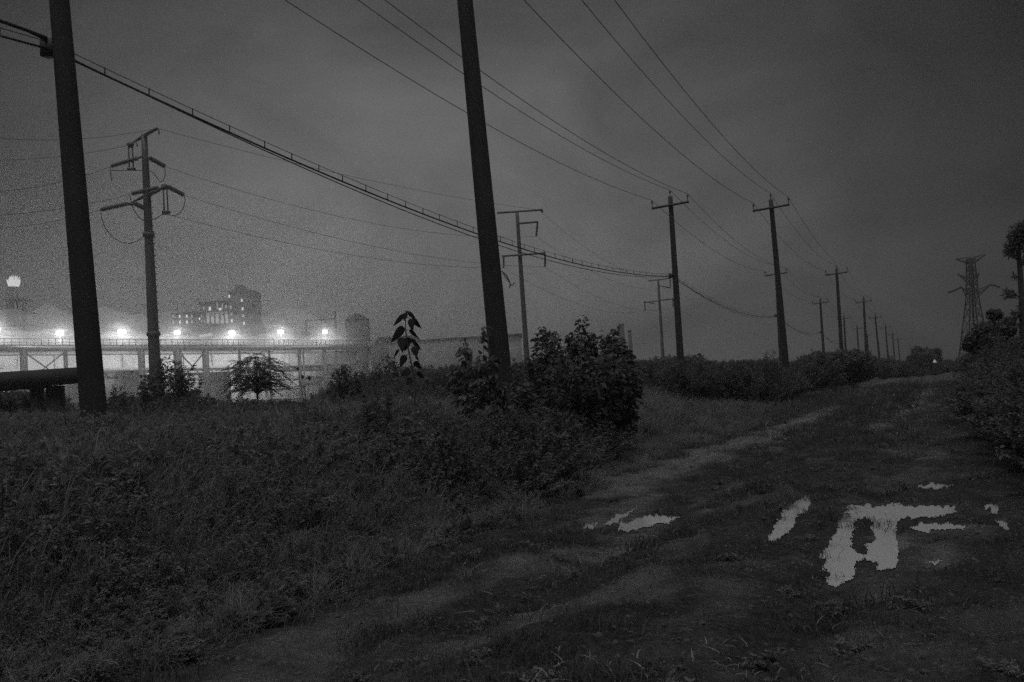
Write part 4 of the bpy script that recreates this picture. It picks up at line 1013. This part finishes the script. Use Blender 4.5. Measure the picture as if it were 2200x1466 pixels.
def tree(label, u, vtop, zc, wpx, seed, n, ll, lw, vlow, cat='tree', trunk_r=.12, lobes=9):
    g = G(u, zc); t = thing('tree', label, cat, g); r = np.random.default_rng(seed); H = zof(u, vtop, zc) - g.z; zl = zof(u, vlow, zc) - g.z; R = wpx*zc/F/2
    b = MB(); b.tube([(0, 0, -.2), (.05*R, 0, H*.35), (0, .05*R, H*.7)], [trunk_r, trunk_r*.7, trunk_r*.3], 8)
    cs = []
    for i in range(lobes):
        a = r.uniform(0, 6.28); q = r.uniform(.25, .72); c = np.array([math.cos(a)*R*q, math.sin(a)*R*q, zl + (H-zl)*r.uniform(.3, .78)]); cs.append((c, R*r.uniform(.32, .52)))
        b.tube([(0, 0, H*.3), tuple(c*.55 + np.array([0, 0, H*.12])), tuple(c)], [trunk_r*.4, trunk_r*.25, .02], 5)
    b.build('trunk', M['bark'], t, local=True)
    P_, D_ = [], []
    for c, rr in cs:
        k = n//lobes; d = unit(r.normal(0, 1, (k, 3))); q = r.uniform(.35, 1.0, (k, 1))**.6; p = c + d*rr*q*np.array([1, 1, .75])*(1 + .25*r.normal(0, 1, (k, 1))*.5); P_.append(p); D_.append(d + r.normal(0, .5, (k, 3)) + np.array([0, 0, -.3]))
    P_ = np.concatenate(P_); D_ = np.concatenate(D_); P_[:, 2] = np.minimum(P_[:, 2], H); s = r.uniform(.6, 1.2, len(P_)); lf = MB()
    lf.leaves(P_, D_, unit(np.array([0, 0, 1.]) + r.normal(0, .5, P_.shape)), ll*s, lw*s); lf.build('crown', M['darkleaf'], t, local=True); return t
tree('small round tree at the far end of the track', 1982, 739, 165, 56, 201, 3400, .42, .34, 800, trunk_r=.25, lobes=20)
tree('small tree crown close right of the far round tree', 2014, 741, 168, 24, 202, 1200, .4, .32, 800, trunk_r=.2, lobes=10)
tree('dark bushy tree left of the leaning tall tree', 2142, 684, 46, 90, 203, 3600, .2, .15, 760, lobes=14)
tree('dark shrubby tree at the right foot of the lattice pylon', 2110, 712, 52, 60, 204, 2400, .2, .15, 765, lobes=12)
tree('small tuft topped tree beside the leaning tall tree', 2151, 668, 44, 26, 205, 500, .2, .16, 690, lobes=4)
def tall_tree():
    zc = 34; g = G(2198, zc); t = thing('tall_tree', 'tall leaning bare trunk with a ragged tuft of leaves, cut by the right edge', 'tree', g); r = np.random.default_rng(9)
    pts = [(2204, 800), (2198, 730), (2196, 650), (2192, 590), (2188, 540), (2184, 510)]
    b = MB(); wp = [P(u, v, zc) for u, v in pts]; wp = [Vector((wp[0].x, wp[0].y, g.z-.2))] + wp
    b.tube(wp, [.15, .13, .115, .10, .085, .07, .05], 10)
    for a, c in (((2190,560),(2168,550)), ((2188,545),(2205,520)), ((2194,640),(2170,632)), ((2186,520),(2176,496)), ((2194,600),(2180,592)), ((2198, 690), (2186, 678))): b.tube([P(*a, zc), P((a[0]+c[0])/2, (a[1]+c[1])/2 - 1, zc), P(*c, zc-.3)], [.035, .025, .01], 5)
    b.build('trunk', M['bark'], t, smooth=True)
    PP, DD = [], []; ex = np.array(R_CW @ Vector((1, 0, 0))); ey = np.array(R_CW @ Vector((0, 1, 0))); ez = np.array(R_CW @ Vector((0, 0, 1)))
    for (u, v, rp, n) in ((2192,505,24,620),(2182,528,20,380),(2204,490,18,240),(2176,540,10,90),(2168,545,10,70),(2166,633,9,75),(2174,634,7,50),(2184,678,9,90),(2196,660,10,60),(2180,594,5,24),(2200,560,8,60)):
        c = np.array(P(u, v, zc)); d = unit(r.normal(0, 1, (n, 3))); PP.append(c + d*(rp*zc/F)*r.uniform(.1, 1.0, (n, 1))); DD.append(d + r.normal(0, .3, (n, 3)))
    PP = np.concatenate(PP); DD = np.concatenate(DD); s = r.uniform(.6, 1.2, len(PP)); lf = MB()
    lf.leaves(PP, DD, unit(r.normal(0, 1, PP.shape)), .15*s, .045*s); lf.build('crown', M['darkleaf'], t)
tall_tree()
def broadleaf_weed():
    zc = 14.0; o = lambda x, y, dz=0: P(780 + x/4.783, 620 + y/4.783, zc + dz); g = G(885, zc)
    t = thing('broadleaf_weed', 'tall single stem with big drooping heart shaped leaves, against the sky', 'plant', g); r = random.Random(4)
    sp = [o(448,240), o(437,300), o(436,360), o(440,430), o(445,500), o(462,600), o(475,680), o(500,790), o(522,900)]; foot = Vector((g.x+.0, g.y, g.z-.05))
    b = MB(); b.tube([foot, foot.lerp(sp[-1], .55) + Vector((.02, 0, 0))] + sp[::-1], [.018, .016] + [.014, .013, .012, .011, .010, .009, .007, .006, .004], 6); b.build('stem', M['stem'], t, smooth=True)
    L_ = [((420,268),(308,392),52,1),((440,250),(424,342),48,-1),((468,245),(545,325),46,1),((505,312),(603,414),58,1),((488,318),(512,445),74,-1),((412,398),(284,560),88,-1),((482,428),(572,514),44,1),
          ((395,508),(405,665),92,-1),((468,508),(425,650),80,1),((500,525),(606,640),50,1),((530,598),(548,705),92,-1),((362,630),(314,718),30,1),((432,690),(376,815),76,-1),((528,758),(604,826),66,1),
          ((480,838),(380,905),80,1),((540,690),(578,752),32,-1),((445,238),(430,228),14,1),((450,236),(482,262),24,-1),((495,925),(435,1000),70,-1),((560,860),(625,925),50,1)]
    vx = (R_CW @ Vector((0, 0, 1))); right = R_CW @ Vector((1, 0, 0))
    for (a, c, w, s) in L_:
        dz0 = r.uniform(-.05, .05); p = o(*a, dz0); q = o(*c, dz0 + s*r.uniform(.02, .07)); ln = (q-p).length; d = (q-p).normalized(); sd = d.cross(vx).normalized()
        tw = r.uniform(-.5, .5); sd = (sd*math.cos(tw) + vx*math.sin(tw)).normalized(); nn = sd.cross(d); W = w/4.783*zc/F
        prof = [(-.05,.30),(.06,.80),(.2,1.0),(.38,.95),(.55,.76),(.72,.50),(.87,.24),(1.0,.0)]
        mid, le, ri = [], [], []
        for f, k in prof:
            cu = -.10*ln*math.sin(math.pi*max(f, 0)); m = p + d*(ln*max(f, .0)) + nn*(-cu*.6); mid.append(m)
            e = W/2*k; le.append(p + d*(ln*f) - sd*e + nn*(-cu*.6 - .16*e)); ri.append(p + d*(ln*f) + sd*e + nn*(-cu*.6 - .16*e))
        n = len(prof); V = mid + le + ri; Q = [(i, i+1, n+i+1, n+i) for i in range(n-1)] + [(i+1, i, 2*n+i, 2*n+i+1) for i in range(n-1)]
        b = MB(); b.add([tuple(v) for v in V], Q)
        near = min(sp, key=lambda s_: (s_-p).length); b.tube([near, (near+p)/2 + Vector((0, 0, .01)), p], .0025, 4); b.build('leaf', M['bigleaf'], t)
broadleaf_weed()
def sapling():
    zc = 23; u = 556; g = G(u, zc); t = thing('feathery_sapling', 'small sapling with feathery drooping compound leaves in front of the walkway', 'sapling', g); r = np.random.default_rng(31)
    top = zof(u, 752, zc); zb = zof(u, 845, zc); R = 66*zc/F; H = top - g.z; c0 = zof(u, 840, zc) - g.z
    b = MB(); b.tube([(0, 0, -.1), (.02, 0, c0*.6), (-.02, 0, c0), (0, 0, c0 + (H-c0)*.55)], [.03, .026, .022, .012], 8)
    PP, DD, UU, LL = [], [], [], []
    rx = MB()
    for i in range(280):
        a = r.uniform(0, 6.28); q = r.uniform(.0, .62)**.8; hz = c0 + (H-c0)*(r.uniform(.02, .93)*(1-.42*q)); s0 = np.array([math.cos(a)*R*q, math.sin(a)*R*q, hz])
        if i % 4 == 0: b.tube([(0, 0, c0*.95), (s0[0]*.5, s0[1]*.5, (c0+hz)/2 + .02), tuple(s0)], [.012, .008, .004], 4)
        L_ = r.uniform(.30, .50); d = unit(np.array([math.cos(a), math.sin(a), r.uniform(.0, .5)]) + r.normal(0, .25, 3)); pts = []
        for k in range(9):
            f = k/8; pts.append(s0 + d*L_*f + np.array([0, 0, -.20*f*f]))
        rx.tube(pts, .0025, 3, caps=False); sd = unit(np.cross(d, [0, 0, 1]))
        for k in range(1, 9):
            for sg in (-1, 1):
                PP.append(pts[k]); DD.append(sd*sg + d*.5 + np.array([0, 0, -.35]) + r.normal(0, .1, 3)); UU.append(unit(np.array([0, 0, 1.]) + r.normal(0, .3, 3))); LL.append(.085*(1 - .4*abs(k-4)/5)*r.uniform(.8, 1.1))
        PP.append(pts[8]); DD.append(d + np.array([0, 0, -.5])); UU.append(np.array([0, 0, 1.])); LL.append(.07)
    b.build('trunk', M['stem'], t, local=True); rx.build('leaf_stalk', M['stem'], t, local=True); LL = np.array(LL); lf = MB(); lf.leaves(PP, DD, UU, LL, LL*.36); lf.build('foliage', M['darkleaf'], t, local=True)
    # a darker broad clump hangs at its right foot
sapling()
def seedheads():
    labs = ['dry flower stem with a round head, leftmost of three', 'dry flower stem with a small head between two others', 'dry flower stem with the largest round head, rightmost of three']
    for (hu, hv, hr, path), lb in zip(((639.5,793,3.2,[(651,852),(646,825),(641,800)]), (650,810,3.4,[(656,852),(653,832),(650,813)]), (664,812,4.4,[(661,852),(662,835),(664,816)])), labs):
        zc = 14; g = G(path[0][0], zc); t = thing('dry_flower_stem', lb, 'plant', g, 'dry flower stems'); b = MB(); q = [P(*p, zc) for p in path]; r = hr*zc/F
        b.tube([g, q[0], q[1], q[2]], [.006, .005, .004, .004], 5)
        m = q[1]; b.tube([m, m + Vector((-.03, 0, .03)), m + Vector((-.06, 0, .035))], .0025, 4); b.tube([m, m + Vector((.03, 0, .02)), m + Vector((.055, 0, .03))], .0025, 4); b.build('stem', M['stem'], t)
        c = P(hu, hv, zc); b = MB(); b.tube([c + Vector((0, 0, z*r)) for z in (-1, -.6, 0, .6, .8)], [r*.15, r*.75, r*1.05, r*.95, r*.6], 8); b.build('seed_head', M['darkleaf'], t)
        for k in range(7):
            a = k*.9; bb = MB(); bb.tube([c + Vector((0, 0, .5*r)), c + Vector((math.cos(a)*r*1.1, math.sin(a)*r*1.1, 1.3*r))], [.004, .001], 4); bb.build('spike', M['darkleaf'], t)
seedheads()
def pale_flowers():
    for (u, v, zc, sz, lb) in ((243, 1032, 8.5, .045, 'brightest small pale flower in the left weeds, below the left edge pole'), (417, 984, 9.5, .035, 'small pale flower in the weeds below the corner pole'), (112, 1043, 8.0, .03, 'faint pale flower in the weeds at the far left')):
        g = G(u, zc); c = P(u, v, zc); t = thing('pale_flower', lb, 'flower', g, 'pale flowers in the weeds'); b = MB(); b.tube([g, g.lerp(c, .6) + Vector((.02, 0, 0)), c], [.005, .004, .003], 5); b.build('stem', M['stem'], t)
        n = 9; a = np.arange(n)*2*np.pi/n; d = np.stack([np.cos(a), np.sin(a), .25+0*a], -1); lf = MB(); lf.leaves(np.tile(np.array(c), (n, 1)), d, np.tile([0, 0, 1.], (n, 1)), np.full(n, sz), np.full(n, sz*.55)); lf.build('petals', M['petal'], t)
pale_flowers()
def spikes():
    for (u, v, lb) in ((787, 800, 'tallest fir shaped weed in front of the pale shrub'), (808, 818, 'short fir shaped weed, middle of three before the pale shrub'), (832, 812, 'fir shaped weed nearest the big leaved weed stem')):
        zc = 13; g = G(u, zc); H = zof(u, v, zc) - g.z; t = thing('spiky_weed', lb, 'plant', g, 'fir shaped weeds'); r = np.random.default_rng(u)
        b = MB(); b.tube([(0, 0, 0), (0, .01, H*.5), (0, 0, H)], [.008, .006, .002], 5); b.build('stem', M['stem'], t, local=True); n = 260
        f = r.uniform(.25, 1, n); a = r.uniform(0, 6.28, n); PP = np.stack([0*f, 0*f, f*H], -1); DD = np.stack([np.cos(a), np.sin(a), .35+0*a], -1); lf = MB()
        L_ = .22*(1.12-f)*r.uniform(.7, 1.2, n)+.02; lf.leaves(PP, DD, np.tile([0, 0, 1.], (n, 1)), L_, L_*.18); lf.build('foliage', M['leaf'], t, local=True)
spikes()
